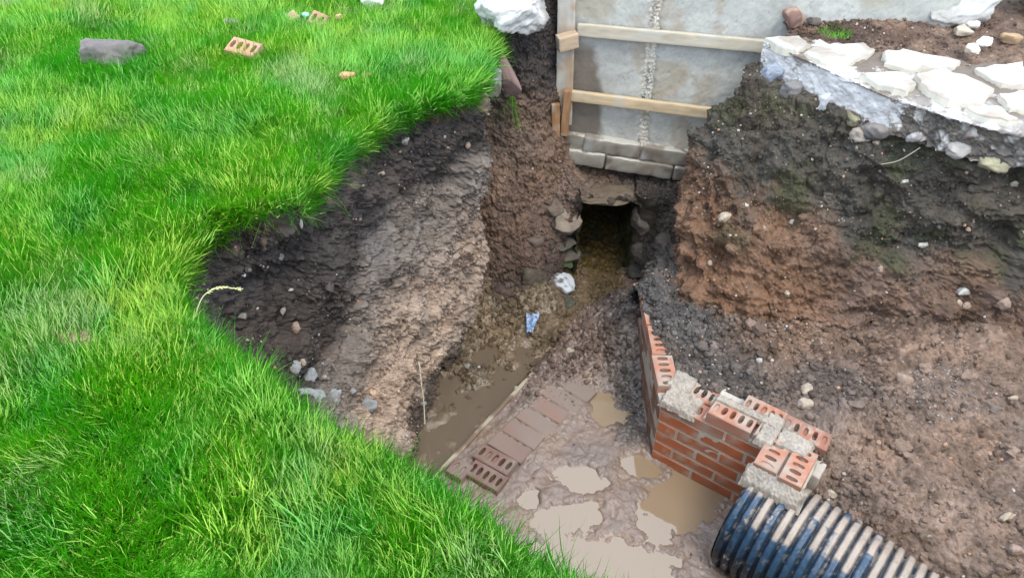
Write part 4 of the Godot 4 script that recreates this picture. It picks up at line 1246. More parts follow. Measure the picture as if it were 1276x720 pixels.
# ------------------------------------------------------------------ grass
func tuft(seed_: int, blades: int, radius: float, hmin: float, hmax: float) -> ArrayMesh:
	var r := RandomNumberGenerator.new()
	r.seed = seed_
	var st := SurfaceTool.new()
	st.begin(Mesh.PRIMITIVE_TRIANGLES)
	var base := 0
	for b in blades:
		var a := r.randf() * TAU
		var root := Vector3(cos(a), 0, sin(a)) * radius * sqrt(r.randf())
		var h := r.randf_range(hmin, hmax)
		var out := Vector3(cos(a + r.randfn() * 0.7), 0, sin(a + r.randfn() * 0.7)) * r.randf_range(0.2, 1.0) + Vector3(r.randfn(), 0, r.randfn()) * 0.3
		var droop := r.randf_range(0.05, 0.6)
		var wid := r.randf_range(0.0007, 0.0016)
		var side := Vector3(-out.z, 0, out.x).normalized()
		side = (side + Vector3(r.randfn(), 0, r.randfn()) * 0.4).normalized()
		var tone := r.randf()
		var c0 := Color(0.86, 0.92, 0.9).lerp(Color(1.15, 1.04, 0.95), tone)
		if r.randf() < 0.06: c0 = Color(2.6, 1.05, 4.5)      # a dry blade
		for s in 5:
			var f := s / 4.0
			var p := root + Vector3.UP * h * (f - 0.35 * droop * f * f) + out * h * (0.45 * f + 0.55 * droop * f * f)
			var ww := wid * (1.0 - pow(f, 2.2)) + 0.00015
			var c := c0
			c.a = 1.0
			for e in [-1.0, 1.0]:
				st.set_color(c)
				st.set_normal((Vector3.UP * 0.75 + out * 0.25 + side * e * 0.35).normalized())
				st.add_vertex(p + side * ww * e)
		for s in 4:
			var k := base + s * 2
			for q in [k, k + 1, k + 3, k, k + 3, k + 2]: st.add_index(q)
		base += 10
	return st.commit()

func rim_distance(p: Vector2) -> float:
	var best := 99.0
	for i in edge.size() - 1:
		var q := Geometry2D.get_closest_point_to_segment(p, edge[i], edge[i + 1])
		best = minf(best, p.distance_to(q))
	return best

func build_lawn() -> void:
	var gm := StandardMaterial3D.new()
	gm.vertex_color_use_as_albedo = true
	gm.roughness = 0.55
	gm.metallic_specular = 0.3
	gm.cull_mode = BaseMaterial3D.CULL_DISABLED
	gm.backlight_enabled = true
	gm.backlight = Color(0.40, 0.75, 0.12)
	M.grass = gm.duplicate()
	M.grass.albedo_color = Color(0.17, 0.56, 0.04).linear_to_srgb()
	var kinds := [tuft(1, 38, 0.028, 0.035, 0.075), tuft(2, 36, 0.03, 0.03, 0.065), tuft(3, 40, 0.032, 0.04, 0.095), tuft(4, 34, 0.026, 0.03, 0.06), tuft(5, 36, 0.032, 0.04, 0.12), tuft(6, 34, 0.03, 0.025, 0.055)]
	var lists := []
	var tints := []
	for k in kinds:
		lists.append([])
		tints.append([])
	var add := func(x: float, y: float, z: float, lean: Vector3, sc: float, wild: float):
		var kind := rng.randi() % kinds.size()
		var pn: float = nz.patch.get_noise_2d(x, z)
		var p2: float = nz.tone1.get_noise_2d(x * 1.3 + 40.0, z * 1.3)
		var up := (Vector3.UP + lean + Vector3(rng.randfn(), 0, rng.randfn()) * 0.34).normalized()
		var bx := up.cross(Vector3(0, 0, 1)).normalized()
		var bz := bx.cross(up)
		var b := Basis(bx, up, bz) * Basis(Vector3.UP, rng.randf() * TAU)
		b = b.scaled_local(Vector3(sc, sc * rng.randf_range(0.8, 1.2), sc))
		lists[kind].append(Transform3D(b, Vector3(x, y, z)))
		var c := Color(0.31, 0.79, 0.14).lerp(Color(0.53, 0.86, 0.11), clampf(0.5 + pn * 1.0 + rng.randf_range(-0.2, 0.2), 0, 1))
		c = c.lerp(Color(0.20, 0.70, 0.17), clampf(p2 * 1.6, 0, 0.8))
		c = c.lerp(Color(0.58, 0.74, 0.42), wild)
		tints[kind].append(c * rng.randf_range(0.85, 1.12))
	var step := 0.021
	var x := -4.3
	while x < 2.2:
		var z := -6.4
		while z < 0.7:
			var far := x < -3.4 or z < -5.0 or z > -0.35 or x > 0.5
			var px := x + rng.randf_range(-0.5, 0.5) * step * 1.6
			var pz := z + rng.randf_range(-0.5, 0.5) * step * 1.6
			z += step * (2.0 if far else 1.0)
			if far and rng.randf() < 0.4: continue
			if pz < -4.3 and px > 0.0: continue
			if pz > -2.6 and px > 1.9: continue
			var q := Vector2(px, pz)
			if Geometry2D.is_point_in_polygon(q, edge): continue
			if Vector2((px + 1.34) / 0.075, (pz + 1.68) / 0.06).length() < 0.8 + 0.4 * rng.randf(): continue
			if Vector2((px + 0.78) / 0.07, (pz + 3.45) / 0.06).length() < 0.8 + 0.4 * rng.randf(): continue
			# the sward is combed in slow swirls
			var fl: float = nz.lawn.get_noise_2d(px * 0.9 + 30.0, pz * 0.9) * 4.0
			var st: float = 0.35 + 0.5 * nz.patch.get_noise_2d(px * 1.6, pz * 1.6 + 20.0)
			var lean := Vector3(cos(fl), 0, sin(fl)) * st
			var len_: float = 1.0 + 0.45 * nz.patch.get_noise_2d(px * 2.2 + 9.0, pz * 2.2)
			var dry: float = clampf(nz.patch.get_noise_2d(px * 1.7 - 11.0, pz * 1.7) * 1.6 - 0.25, 0, 0.55)
			add.call(px, lawn_y(px, pz) - 0.006, pz, lean, len_ * rng.randf_range(0.75, 1.2), dry)
		x += step
	# the fringe that hangs over the cut
	for i in edge.size() - 1:
		var a := edge[i]
		var b := edge[i + 1]
		if a.x > 1.0 or a.y < -4.05: continue
		var nrm := (b - a).orthogonal().normalized()
		if Geometry2D.is_point_in_polygon((a + b) * 0.5 + nrm * 0.02, edge) == false: nrm = -nrm
		var n := int(a.distance_to(b) / 0.010)
		for k in n:      # clumps that droop over the cut
			var q := a.lerp(b, rng.randf())
			var bulge: float = 0.015 + 0.06 * maxf(0.0, nz.tone2.get_noise_2d(q.x * 0.8, q.y * 0.8) + 0.25)
			if q.y > -1.95: bulge *= 0.25
			q += nrm * bulge * rng.randf_range(0.2, 1.0)
			add.call(q.x, lawn_y(q.x, q.y) - 0.01 - rng.randf() * 0.05 * bulge / 0.05, q.y, Vector3(nrm.x, -0.25 * rng.randf(), nrm.y) * rng.randf_range(0.7, 1.7) * (0.5 if q.y > -1.95 else 1.0), rng.randf_range(0.9, 1.45) * (0.75 if q.y > -1.95 else 1.0), 0.05)
		n = int(a.distance_to(b) / 0.0055)
		for k in n:
			var q := a.lerp(b, rng.randf()) + nrm * rng.randf_range(-0.07, 0.012 if a.y > -1.95 else 0.025)
			var over := rng.randf_range(0.25, 1.05)
			add.call(q.x, lawn_y(q.x, q.y) - rng.randf_range(0.005, 0.045), q.y, Vector3(nrm.x, 0, nrm.y) * over, rng.randf_range(0.75, 1.2), 0.0)
	# roots and thatch under the turf's cut edge
	var rw := []
	var rc := []
	for i in edge.size() - 1:
		var a := edge[i]
		var b := edge[i + 1]
		if a.x > 1.0 or a.y < -4.05 or a.y > -1.7: continue
		var nrm := (b - a).orthogonal().normalized()
		if Geometry2D.is_point_in_polygon((a + b) * 0.5 + nrm * 0.02, edge) == false: nrm = -nrm
		for k in int(a.distance_to(b) / 0.006):
			var q := a.lerp(b, rng.randf())
			if nz.tone2.get_noise_2d(q.x * 1.2, q.y * 1.2) < rng.randf_range(-0.3, 0.15): continue
			var up := Vector3(nrm.x * 0.8 + rng.randfn() * 0.3, -rng.randf_range(0.3, 1.2), nrm.y * 0.8 + rng.randfn() * 0.3).normalized()
			var bx := up.cross(Vector3(0.1, 0, 1)).normalized()
			rw.append(Transform3D(Basis(bx, up, bx.cross(up)).scaled_local(Vector3.ONE * rng.randf_range(0.35, 0.8)), Vector3(q.x, 1.545 - rng.randf() * 0.05, q.y) + Vector3(nrm.x, 0, nrm.y) * rng.randf_range(-0.02, 0.02)))
			rc.append(Color(0.23, 0.165, 0.10).lerp(Color(0.12, 0.085, 0.06), rng.randf()))
	var rm := MultiMesh.new()
	rm.transform_format = MultiMesh.TRANSFORM_3D
	rm.use_colors = true
	rm.mesh = kinds[3]
	rm.instance_count = rw.size()
	for i in rw.size():
		rm.set_instance_transform(i, rw[i])
		rm.set_instance_color(i, rc[i])
	var ro := MultiMeshInstance3D.new()
	ro.multimesh = rm
	ro.material_override = M.stone
	put(ro, "turf_roots", self)
	tag(ro, "brown roots and thatch hanging out under the turf", "roots", "", "stuff")
	var root := Node3D.new()
	put(root, "grass", self)
	tag(root, "long bright green grass of the lawn", "grass", "", "stuff")
	for k in kinds.size():
		var mm := MultiMesh.new()
		mm.transform_format = MultiMesh.TRANSFORM_3D
		mm.use_colors = true
		mm.mesh = kinds[k]
		mm.instance_count = lists[k].size()
		for i in lists[k].size():
			mm.set_instance_transform(i, lists[k][i])
			mm.set_instance_color(i, tints[k][i])
		var o := MultiMeshInstance3D.new()
		o.multimesh = mm
		o.material_override = gm
		put(o, "grass_tufts", root)
		o.set_meta("kind", "stuff")

# ------------------------------------------------------------------ loose stones
func build_stones() -> void:
	# crumbs of the same soil, too many to count
	var cw := []
	var cc := []
	for key in ["left", "back", "right", "slope", "terrace", "floor"]:
		var q: PackedVector3Array = surfaces[key][0]
		var n: PackedVector3Array = surfaces[key][1]
		var col: PackedColorArray = surfaces[key][2]
		var count: int = {"left": 24000, "back": 9000, "right": 18000, "slope": 16000, "terrace": 4000, "floor": 26000}[key]
		for i in count:
			var k := rng.randi() % q.size()
			if key == "floor" and q[k].z > -2.85 + rng.randf_range(-0.2, 0.2) and rng.randf() < 0.93: continue
			if key == "left" and q[k].z > -1.6: continue
			var s := 0.005 + 0.022 * pow(rng.randf(), 4.0)
			if key == "slope": s = 0.006 + 0.034 * pow(rng.randf(), 3.5)
			if key == "floor": s = (0.006 + 0.040 * pow(rng.randf(), 4.5)) * (0.4 if q[k].z > -2.85 else 1.0)
			if nz.mask.get_noise_3dv(q[k]) < rng.randf_range(-0.5, 0.25): continue
			var b := Basis.from_euler(Vector3(rng.randf() * TAU, rng.randf() * TAU, rng.randf() * TAU)).scaled(Vector3.ONE * s)
			cw.append(Transform3D(b, q[k] + n[k] * s * rng.randf_range(-0.1, 0.3)))
			cc.append(col[k] * rng.randf_range(0.75, 1.2))
	for i in 5:
		rocks.append(rock_mesh(Vector3(1, 0.75, 0.9), 60 + i, 9, 0.34, 4, Color(1, 1, 1), 0.15))
	var big := []
	var bigc := []
	for key in ["back", "right", "slope", "floor", "left"]:
		var q: PackedVector3Array = surfaces[key][0]
		var n: PackedVector3Array = surfaces[key][1]
		var col: PackedColorArray = surfaces[key][2]
		for i in {"back": 120, "right": 120, "slope": 330, "floor": 300, "left": 60}[key]:
			var k := rng.randi() % q.size()
			if key == "floor" and (q[k].z > -2.95 or (q[k].x < 0.05 and q[k].y < -0.05)): continue
			if key == "left" and q[k].z > -1.6: continue
			if n[k].y < 0.25: continue
			var s := 0.025 + 0.06 * pow(rng.randf(), 3.0)
			big.append(Transform3D(Basis.from_euler(Vector3(rng.randf() * TAU, rng.randf() * TAU, 0)).scaled(Vector3.ONE * s), q[k]))
			bigc.append(col[k] * rng.randf_range(0.85, 1.15))
	var small := rocks.slice(0, 6)
	rocks = rocks.slice(6)
	scatter("soil_clods", "clods", "larger clods of soil fallen on the slopes and the pit floor", big, bigc, M.soil)
	rocks = small
	scatter("soil_crumbs", "crumbs", "loose crumbs of soil lying on the cut faces", cw, cc, M.soil)
	# grit and small pebbles too many to count
	var where := []
	var cols := []
	for key in ["left", "back", "right", "slope", "terrace", "floor"]:
		var q: PackedVector3Array = surfaces[key][0]
		var n: PackedVector3Array = surfaces[key][1]
		if key == "slope":       # the grey gritty patch on the slope
			for i in 16000:
				var k := rng.randi() % q.size()
				var pd := Vector2((q[k].x - 2.07) / 0.20, (q[k].z + 2.43) / 0.17)
				if pd.length() + 0.5 * nz.tone2.get_noise_3dv(q[k]) > 1.0: continue
				var s := 0.006 + 0.012 * rng.randf() * rng.randf()
				where.append(Transform3D(Basis.from_euler(Vector3(rng.randf() * TAU, rng.randf() * TAU, 0)).scaled(Vector3.ONE * s), q[k] + n[k] * s * 0.2))
				cols.append(Color(0.14, 0.13, 0.13).lerp(Color(0.42, 0.40, 0.39), pow(rng.randf(), 2.0)))
		var count: int = {"left": 2300, "back": 340, "right": 2800, "slope": 2300, "terrace": 320, "floor": 260}[key]
		for i in count:
			var k := rng.randi() % q.size()
			if key == "floor" and q[k].z > -2.9 and q[k].x > -0.1: continue
			if nz.mask.get_noise_3dv(q[k] * 1.4) < rng.randf_range(-0.35, 0.3): continue
			var s := 0.0035 + 0.016 * pow(rng.randf(), 3.5)
			if key == "slope": s *= 1.15
			var b := Basis.from_euler(Vector3(rng.randf() * TAU, rng.randf() * TAU, rng.randf() * TAU)).scaled(Vector3.ONE * s)
			where.append(Transform3D(b, q[k] + n[k] * s * 0.15))
			var g := rng.randf()
			var c := Color(0.20, 0.165, 0.14).lerp(Color(0.52, 0.48, 0.44), g * g)
			if rng.randf() < 0.2: c = Color(0.40, 0.24, 0.16)
			cols.append(c)
	scatter("gravel", "pebbles", "grit and tiny pebbles scattered through the cut soil", where, cols, M.stone)

func scatter(called: String, piece: String, label: String, where: Array, cols: Array, mat: Material) -> void:
	var root := Node3D.new()
	put(root, called, self)
	tag(root, label, called.replace("_", " "), "", "stuff")
	for v in rocks.size():
		var mm := MultiMesh.new()
		mm.transform_format = MultiMesh.TRANSFORM_3D
		mm.use_colors = true
		mm.mesh = rocks[v]
		var ids := []
		for i in where.size():
			if i % rocks.size() == v: ids.append(i)
		mm.instance_count = ids.size()
		for i in ids.size():
			mm.set_instance_transform(i, where[ids[i]])
			mm.set_instance_color(i, cols[ids[i]])
		var o := MultiMeshInstance3D.new()
		o.multimesh = mm
		o.material_override = mat
		put(o, piece, root)
		o.set_meta("kind", "stuff")

const STONES := [
	["pebble", -0.504, 1.437, -3.197, 0.044, 0.070, Color(0.62, 0.6, 0.56), "white pebble in the dark topsoil just below the grass fringe"],
	["pebble", -0.616, 1.320, -3.080, 0.044, 0.026, Color(0.5, 0.42, 0.33), "cream sliver of stone in dark soil, below the white pebble under the grass fringe"],
	["pebble", -0.661, 1.415, -2.842, 0.029, 0.024, Color(0.62, 0.6, 0.56), "small whitish pebble left of the cream sliver in the dark soil"],
	["pebble", -0.230, 1.247, -3.485, 0.039, 0.048, Color(0.42, 0.31, 0.25), "orange-brown pebble near the top right corner of the left soil bank"],
	["pebble", -0.845, 1.453, -2.486, 0.020, 0.044, Color(0.62, 0.6, 0.56), "thin white shard standing in the dark soil below the lawn corner"],
	["pebble", -0.967, 1.267, -2.510, 0.032, 0.035, Color(0.33, 0.32, 0.30), "round grey pebble in the middle of the dark soil patch"],
	["pebble", -1.054, 1.314, -2.369, 0.030, 0.029, Color(0.33, 0.32, 0.30), "grey pebble, upper one of the lumps at the dark soil patch's left"],
	["pebble", -1.061, 1.319, -2.328, 0.023, 0.022, Color(0.62, 0.6, 0.56), "little pale pebble under the grey pebble at the dark patch's left"],
	["pebble", -1.122, 1.492, -2.043, 0.024, 0.019, Color(0.33, 0.32, 0.30), "grey pebble at the far left of the bank beside the grass"],
	["pebble", -0.954, 1.099, -2.497, 0.033, 0.016, Color(0.62, 0.6, 0.56), "white chip on the boundary between dark soil and grey clay"],
	["pebble", -0.981, 1.041, -2.420, 0.029, 0.039, Color(0.33, 0.32, 0.30), "grey stone low in the dark soil beside the pale clay"],
	["pebble", -1.101, 1.127, -2.297, 0.038, 0.034, Color(0.33, 0.32, 0.30), "knobbly grey stone above the near grass edge, under the seed head"],
	["pebble", -0.942, 0.951, -2.418, 0.044, 0.068, Color(0.42, 0.31, 0.25), "pinkish triangular stone where the dark soil meets the pale clay"],
	["slate_fragment", -0.938, 0.844, -2.285, 0.062, 0.052, Color(0.34, 0.36, 0.38), "blue-grey slate fragment just above the grass, leftmost of the slate pieces"],
	["pebble", -0.906, 0.842, -2.315, 0.029, 0.040, Color(0.5, 0.42, 0.33), "buff pebble touching the leftmost slate fragment"],
	["slate_fragment", -0.899, 0.736, -2.333, 0.064, 0.082, Color(0.34, 0.36, 0.38), "long tilted grey slate fragment right of the buff pebble"],
	["slate_fragment", -0.853, 0.795, -2.167, 0.100, 0.055, Color(0.34, 0.36, 0.38), "widest slate fragment, lying along the grass edge"],
	["slate_fragment", -0.813, 0.631, -2.309, 0.084, 0.075, Color(0.34, 0.36, 0.38), "broken grey slate fragment right of the widest one"],
	["slate_fragment", -0.710, 0.392, -2.465, 0.082, 0.081, Color(0.34, 0.36, 0.38), "rightmost slate fragment of the row at the foot of the left bank"],
	["slate_fragment", -0.746, 0.562, -2.398, 0.039, 0.026, Color(0.34, 0.36, 0.38), "smallest slate fragment, above the gap between two larger ones"],
	["pebble", -0.490, 0.026, -2.800, 0.056, 0.036, Color(0.34, 0.36, 0.38), "grey flat pebble at the foot of the left bank under the dry plant stem"],
	["pebble", -0.490, 0.059, -2.815, 0.032, 0.025, Color(0.34, 0.36, 0.38), "small grey pebble above the flat one at the bank's foot"],
	["pebble", -0.846, 0.690, -2.370, 0.023, 0.025, Color(0.5, 0.42, 0.33), "tiny buff pebble between the slate fragments"],
	["pebble", 1.134, 0.897, -3.337, 0.090, 0.069, Color(0.5, 0.42, 0.33), "cream rounded stone sticking out of the right bank's brown corner"],
	["pebble", 1.471, 0.908, -3.278, 0.035, 0.039, Color(0.62, 0.6, 0.56), "bright white pebble in the middle of the right bank"],
	["pebble", 1.234, 0.972, -3.332, 0.027, 0.044, Color(0.62, 0.6, 0.56), "white shard above the cream stone on the right bank"],
	["pebble", 1.071, 0.669, -3.234, 0.027, 0.040, Color(0.5, 0.42, 0.33), "buff pebble on the brown corner of the right bank, low on its left edge"],
	["pebble", 1.423, 0.659, -2.994, 0.035, 0.033, Color(0.5, 0.42, 0.33), "buff pebble in the brown lower part of the right bank"],
	["pebble", 1.314, 0.903, -3.228, 0.031, 0.038, Color(0.42, 0.31, 0.25), "pinkish pebble left of the bright white pebble"],
	["pebble", 1.853, 0.818, -2.998, 0.051, 0.051, Color(0.42, 0.31, 0.25), "pinkish stone low in the right bank below the mossy band"],
	["pebble", 2.045, 0.944, -3.026, 0.059, 0.032, Color(0.62, 0.6, 0.56), "flat pale stone in the moss band at the right bank's middle"],
	["pebble", 2.061, 1.080, -2.999, 0.032, 0.036, Color(0.33, 0.32, 0.30), "grey pebble above the flat pale stone in the moss band"],
	["pebble", 2.185, 1.086, -2.963, 0.028, 0.026, Color(0.42, 0.31, 0.25), "pink pebble at the right end of the dark mossy band"],
	["pebble", 1.932, 1.210, -3.193, 0.054, 0.027, Color(0.62, 0.6, 0.56), "whitish flake high in the dark right bank"],
	["pebble", 1.794, 1.357, -3.316, 0.045, 0.041, Color(0.5, 0.42, 0.33), "cream chip close under the coping's right part"],
	["pebble", 1.928, 1.330, -3.278, 0.049, 0.027, Color(0.62, 0.6, 0.56), "pale chip right of the cream chip under the coping"],
	["pebble", 2.242, 0.770, -2.872, 0.083, 0.059, Color(0.62, 0.6, 0.56), "large pale flat stone on the lower right bank, topmost of its cluster"],
	["pebble", 2.206, 0.745, -2.818, 0.037, 0.041, Color(0.5, 0.42, 0.33), "buff pebble directly under the large pale flat stone"],
	["pebble", 2.239, 0.737, -2.807, 0.050, 0.041, Color(0.42, 0.31, 0.25), "pinkish pebble in the cluster under the large pale flat stone"],
	["pebble", 2.361, 0.801, -2.749, 0.069, 0.080, Color(0.42, 0.31, 0.25), "pinkish angular stone at the right edge, beside the pebble cluster"],
	["pebble", 1.859, 0.575, -2.935, 0.039, 0.029, Color(0.33, 0.32, 0.30), "light grey pebble under the moss band, left of the pebble cluster"],
	["pebble", 2.343, 1.303, -3.019, 0.047, 0.034, Color(0.5, 0.42, 0.33), "cream stone at the photo's right edge high in the dark bank"],
	["stone", 1.877, 0.533, -2.500, 0.081, 0.106, Color(0.42, 0.31, 0.25), "pinkish-white stone at the corner of the grey gritty patch on the slope"],
	["stone", 2.203, 0.557, -2.290, 0.069, 0.059, Color(0.24, 0.20, 0.18), "dark grey stone on the right-hand slope"],
	["pebble", 2.284, 0.600, -2.323, 0.054, 0.029, Color(0.5, 0.42, 0.33), "long cream pebble near the right edge above the dark grey stone"],
	["pebble", 2.037, 0.481, -1.783, 0.083, 0.042, Color(0.5, 0.42, 0.33), "large cream wedge of stone low on the slope at the right"],
	["pebble", 2.001, 0.476, -1.636, 0.067, 0.058, Color(0.42, 0.31, 0.25), "brownish stone under the cream wedge at the right edge"],
	["stone", 1.408, 0.501, -2.462, 0.064, 0.079, Color(0.5, 0.42, 0.33), "upper of two pale square stones behind the brick wall"],
	["stone", 1.372, 0.512, -2.365, 0.090, 0.065, Color(0.5, 0.42, 0.33), "lower of two pale stones behind the brick wall"],
	["pebble", 1.247, 0.467, -2.693, 0.034, 0.037, Color(0.62, 0.6, 0.56), "bright white pebble in the dark spoil behind the brick wall"],
	["pebble", 0.939, 0.499, -2.934, 0.040, 0.044, Color(0.62, 0.6, 0.56), "white pebble in the spoil beside the wing wall"],
	["pebble", 0.981, 0.499, -2.930, 0.035, 0.039, Color(0.42, 0.31, 0.25), "pinkish pebble touching the white one beside the wing wall"],
	["pebble", 0.823, 0.410, -3.277, 0.062, 0.031, Color(0.62, 0.6, 0.56), "white oblong pebble at the buried end of the wing wall"],
	["stone", 1.051, 0.432, -2.833, 0.066, 0.062, Color(0.24, 0.20, 0.18), "grey-brown lump in the spoil between the wing wall and the bank"],
	["stone", 1.422, 0.342, -1.994, 0.082, 0.057, Color(0.5, 0.42, 0.33), "buff stone beside the pipe's mortar collar"],
	["pebble", 1.769, 0.447, -1.795, 0.028, 0.023, Color(0.5, 0.42, 0.33), "buff pebble above the pipe's right half"],
	["pebble", 0.337, 0.078, -3.163, 0.064, 0.048, Color(0.5, 0.42, 0.33), "cream pebble in the heaped mud below the culvert"],
	["pebble", -0.260, -0.027, -3.140, 0.050, 0.044, Color(0.33, 0.32, 0.30), "grey pebble in the gully beside the left bank"],
	["pebble", -0.194, -0.041, -3.139, 0.030, 0.033, Color(0.62, 0.6, 0.56), "white pebble right of the grey one in the gully"],
	["pebble", 0.026, 0.014, -2.921, 0.033, 0.031, Color(0.62, 0.6, 0.56), "white pebble on the muddy board"],
]

func build_single_stones() -> void:
	for i in STONES.size():
		var s: Array = STONES[i]
		var flat: bool = s[0] == "slate_fragment"
		var c: Color = s[6]
		var w: float = s[4]
		var h: float = s[5]
		if flat:
			w *= 1.35
			h *= 1.3
		var size := Vector3(w, h, minf(w, h) * (0.4 if flat else 0.9))
		var r := float(i)
		var o := stone(s[0], s[7], s[0].replace("_", " "), V(s[1], s[2], s[3]), size, 700 + i, c * 0.72, {"tint": Color(0.16, 0.125, 0.10, 0.75), "where": Vector3(0, -0.6, -0.3),"cuts": 16 if flat else 10, "rough": 0.30 if flat else 0.2, "sub": 8, "vary": 0.35, "turn": Vector3(-0.75, 0.25 * sin(r * 1.7), 0.35 * sin(r * 2.3)), "group": {"pebble": "pebbles in the cut soil", "slate_fragment": "slate fragments at the foot of the left bank", "stone": "loose stones on the spoil"}[s[0]]})
		o.position += Vector3(0, 0.35, 0.35) * size.z * 0.05

func tube(pts: PackedVector3Array, r0: float, r1: float, col: Color, st: SurfaceTool) -> void:
	var sides := 5
	var prev := PackedVector3Array()
	for i in pts.size():
		var t := (pts[mini(i + 1, pts.size() - 1)] - pts[maxi(i - 1, 0)]).normalized()
		var a := t.cross(Vector3(0.3, 0.2, 0.9)).normalized()
		var b := t.cross(a)
		var r := lerpf(r0, r1, float(i) / (pts.size() - 1))
		var ring := PackedVector3Array()
		for k in sides: ring.append(pts[i] + (a * cos(TAU * k / sides) + b * sin(TAU * k / sides)) * r)
		if i > 0:
			for k in sides:
				var m := (k + 1) % sides
				for p in [prev[k], ring[m], ring[k], prev[k], prev[m], ring[m]]:
					st.set_color(col)
					st.add_vertex(p)
		prev = ring

func stem(called: String, label: String, category: String, pts: Array, r: float, col: Color, seeds: bool) -> void:
	var st := SurfaceTool.new()
	st.begin(Mesh.PRIMITIVE_TRIANGLES)
	var line := resample(PackedVector3Array(pts), 24)
	tube(line, r, r * 0.6, col, st)
	if seeds:
		for i in range(10, 24):
			for k in 3:
				var d := Vector3(rng.randfn(), rng.randfn(), rng.randfn()).normalized() * 0.007
				tube(PackedVector3Array([line[i], line[i] + d * 0.5, line[i] + d + (line[23] - line[10]) * 0.05]), 0.0022, 0.0006, col * 1.15, st)
	st.generate_normals()
	tag(part(called, st.commit(), M.stone, self), label, category)

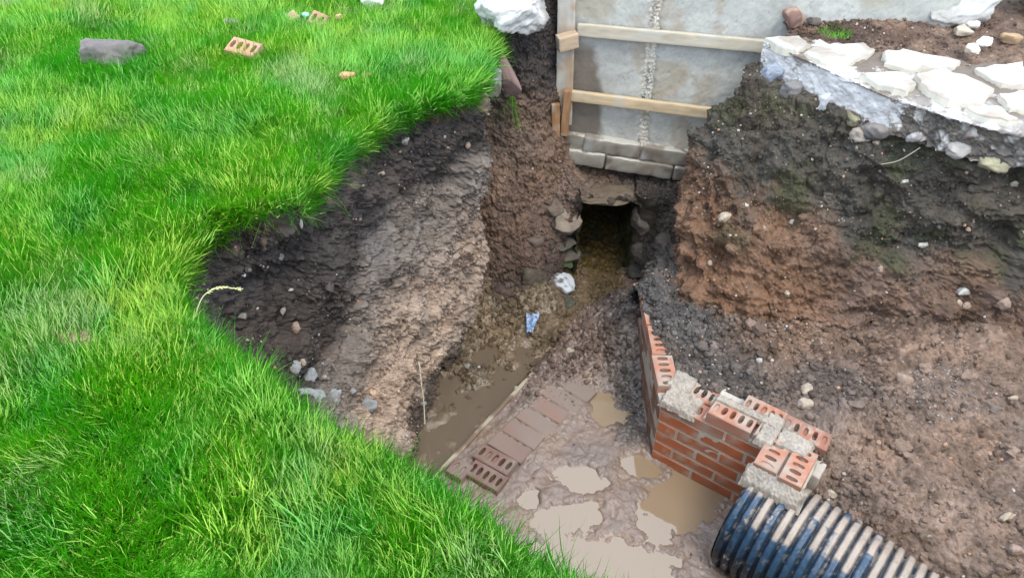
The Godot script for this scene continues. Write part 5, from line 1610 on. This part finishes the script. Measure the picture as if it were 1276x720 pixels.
func build_lawn_things() -> void:
	var ly := func(x: float, z: float, up: float) -> Vector3: return Vector3(x, lawn_y(x, z) + up, z)
	stone("rock", "big dark grey rock lying in the long grass of the lawn", "rock", ly.call(-2.0, -3.66, 0.045), Vector3(0.36, 0.21, 0.24), 913, Color(0.13, 0.118, 0.113), {"cuts": 5, "sub": 18, "rough": 0.15, "vary": 0.4, "turn": Vector3(0.1, -0.25, -0.12)})
	stone("rock", "small dark rock in the grass behind the half brick", "rock", ly.call(-1.54, -4.12, 0.05), Vector3(0.10, 0.07, 0.08), 901, Color(0.16, 0.14, 0.14), {"cuts": 7})
	var skin := brick_skin(Color(0.40, 0.21, 0.15), Color(0.36, 0.28, 0.22), 0.6)
	tag(part("half_brick", brick_mesh(Vector3(0.165, 0.065, 0.1025), 4, 910, skin, 0.004), M.brick, self, Transform3D(Basis.from_euler(Vector3(0.32, -0.35, -0.12)), ly.call(-1.37, -3.76, 0.038))), "salmon red half brick with four slots lying in the grass", "brick")
	tag(part("brick_piece", brick_mesh(Vector3(0.065, 0.05, 0.08), 0, 911, skin, 0.006), M.brick, self, Transform3D(Basis.from_euler(Vector3(0.2, 0.7, 0.3)), ly.call(-1.24, -4.27, 0.035))), "plain chunk of brick in the far grass, left of the broken brick end", "brick")
	tag(part("brick_piece", brick_mesh(Vector3(0.10, 0.055, 0.09), 2, 912, skin, 0.006), M.brick, self, Transform3D(Basis.from_euler(Vector3(0.5, -0.5, -0.25)), ly.call(-1.09, -4.24, 0.038))), "broken brick end with holes in the far grass", "brick")
	stone("scrap", "pale blue-green scrap between the two far brick pieces", "scrap", ly.call(-1.165, -4.27, 0.065), Vector3(0.05, 0.03, 0.04), 902, Color(0.30, 0.52, 0.50), {"cuts": 6})
	stone("rock", "white stone at the top of the lawn near the white wall lump", "rock", ly.call(-0.82, -4.48, 0.075), Vector3(0.15, 0.10, 0.11), 903, Color(0.72, 0.71, 0.69), {"cuts": 8})
	stone("brick_chip", "orange brick chip sunk in the grass above the bank's edge", "brick", ly.call(-0.79, -3.45, 0.028), Vector3(0.09, 0.035, 0.06), 904, Color(0.50, 0.27, 0.15), {"cuts": 8})
	stone("brick_chip", "smaller brick chip sunk in the grass right of the first", "brick", ly.call(-0.70, -3.47, 0.028), Vector3(0.06, 0.03, 0.05), 905, Color(0.46, 0.28, 0.18), {"cuts": 8})
	stone("brick_chip", "small orange fragment in the grass right of the far brick pieces", "brick", ly.call(-0.98, -4.27, 0.05), Vector3(0.05, 0.04, 0.04), 906, Color(0.52, 0.33, 0.2), {"cuts": 8})
	# bare earth showing in the lawn
	var bp := PackedVector3Array()
	for i in 40:
		for j in 40:
			var fx := i / 19.5 - 1.0
			var fz := j / 19.5 - 1.0
			var q := Vector2(-1.34 + fx * 0.11, -1.68 + fz * 0.09)
			bp.append(Vector3(q.x, lawn_y(q.x, q.y) + 0.016 - 0.022 * Vector2(fx, fz).length(), q.y))
	tag(ground_surface("bare_patch", bp, 40, 40, true, func(q: Vector3, _u: float, _v: float) -> float: return soil_relief(q, 0.0, 0.012, 0.006), func(q: Vector3, _u: float, _v: float, n: Vector3) -> Color: return mottle(q, Color(0.36, 0.25, 0.17)), M.soil), "bare pinkish earth in the near lawn", "", "", "structure")
	stem("seed_head", "pale grass seed head arching out over the dark bank", "grass stem", [V(-1.01, 1.58, -1.78), V(-0.975, 1.645, -1.815), V(-0.925, 1.665, -1.835), V(-0.865, 1.65, -1.845)], 0.002, Color(0.50, 0.52, 0.25), true)
	stem("dry_stem", "dry white plant stem standing at the foot of the left bank", "plant stem", [V(-0.47, 0.02, -2.66), V(-0.47, 0.14, -2.70), V(-0.475, 0.28, -2.72), V(-0.48, 0.38, -2.76)], 0.004, Color(0.60, 0.56, 0.44), true)
	stem("rootlet", "pale rootlets hanging from the right bank below the coping", "root", [V(1.94, 1.40, -3.19), V(1.90, 1.36, -3.19), V(1.86, 1.32, -3.20), V(1.80, 1.29, -3.22)], 0.003, Color(0.45, 0.38, 0.32), false)
	var gm: Material = M.grass
	var g1 := part("grass_tuft", tuft(31, 34, 0.012, 0.14, 0.26), gm, self, Transform3D(Basis.from_euler(Vector3(2.5, 0.4, 0.25)), V(0.0, 1.22, -4.10)))
	tag(g1, "green grass tuft hanging in the recess beside the promontory", "grass tuft")
	var g2 := part("grass_tuft", tuft(32, 220, 0.085, 0.012, 0.04), gm, self, Transform3D(Basis(), V(1.70, 1.665, -3.92)))
	tag(g2, "bright green tuft growing on the soil behind the first coping slabs", "grass tuft")
	var spots := [[-0.53, -3.20], [-0.62, -3.05], [-0.35, -3.34], [-0.24, -3.40], [-0.95, -2.41], [-0.80, -2.60], [-1.08, -2.33]]
	for i in spots.size():
		var p: Array = spots[i]
		var o := part("grass_wisp", tuft(40 + i, 9, 0.02, 0.10, 0.2), gm, self, Transform3D(Basis.from_euler(Vector3(1.9, 0.6 + 0.2 * i, 0)), V(p[0], lawn_y(p[0], p[1]) - 0.03, p[1])))
		tag(o, ["wisp of grass hanging down just above the white pebble", "wisp of grass on the bank edge left of the white pebble", "wisp of grass over the bank edge, nearest but one to the sandstone slab", "wisp of grass at the promontory's tip beside the sandstone slab", "wisp of grass over the dark inner corner, above the thin white shard", "wisp of grass where the lawn corner turns towards the promontory", "wisp of grass at the far left of the dark inner corner"][i], "grass tuft", "wisps of grass over the bank edge")
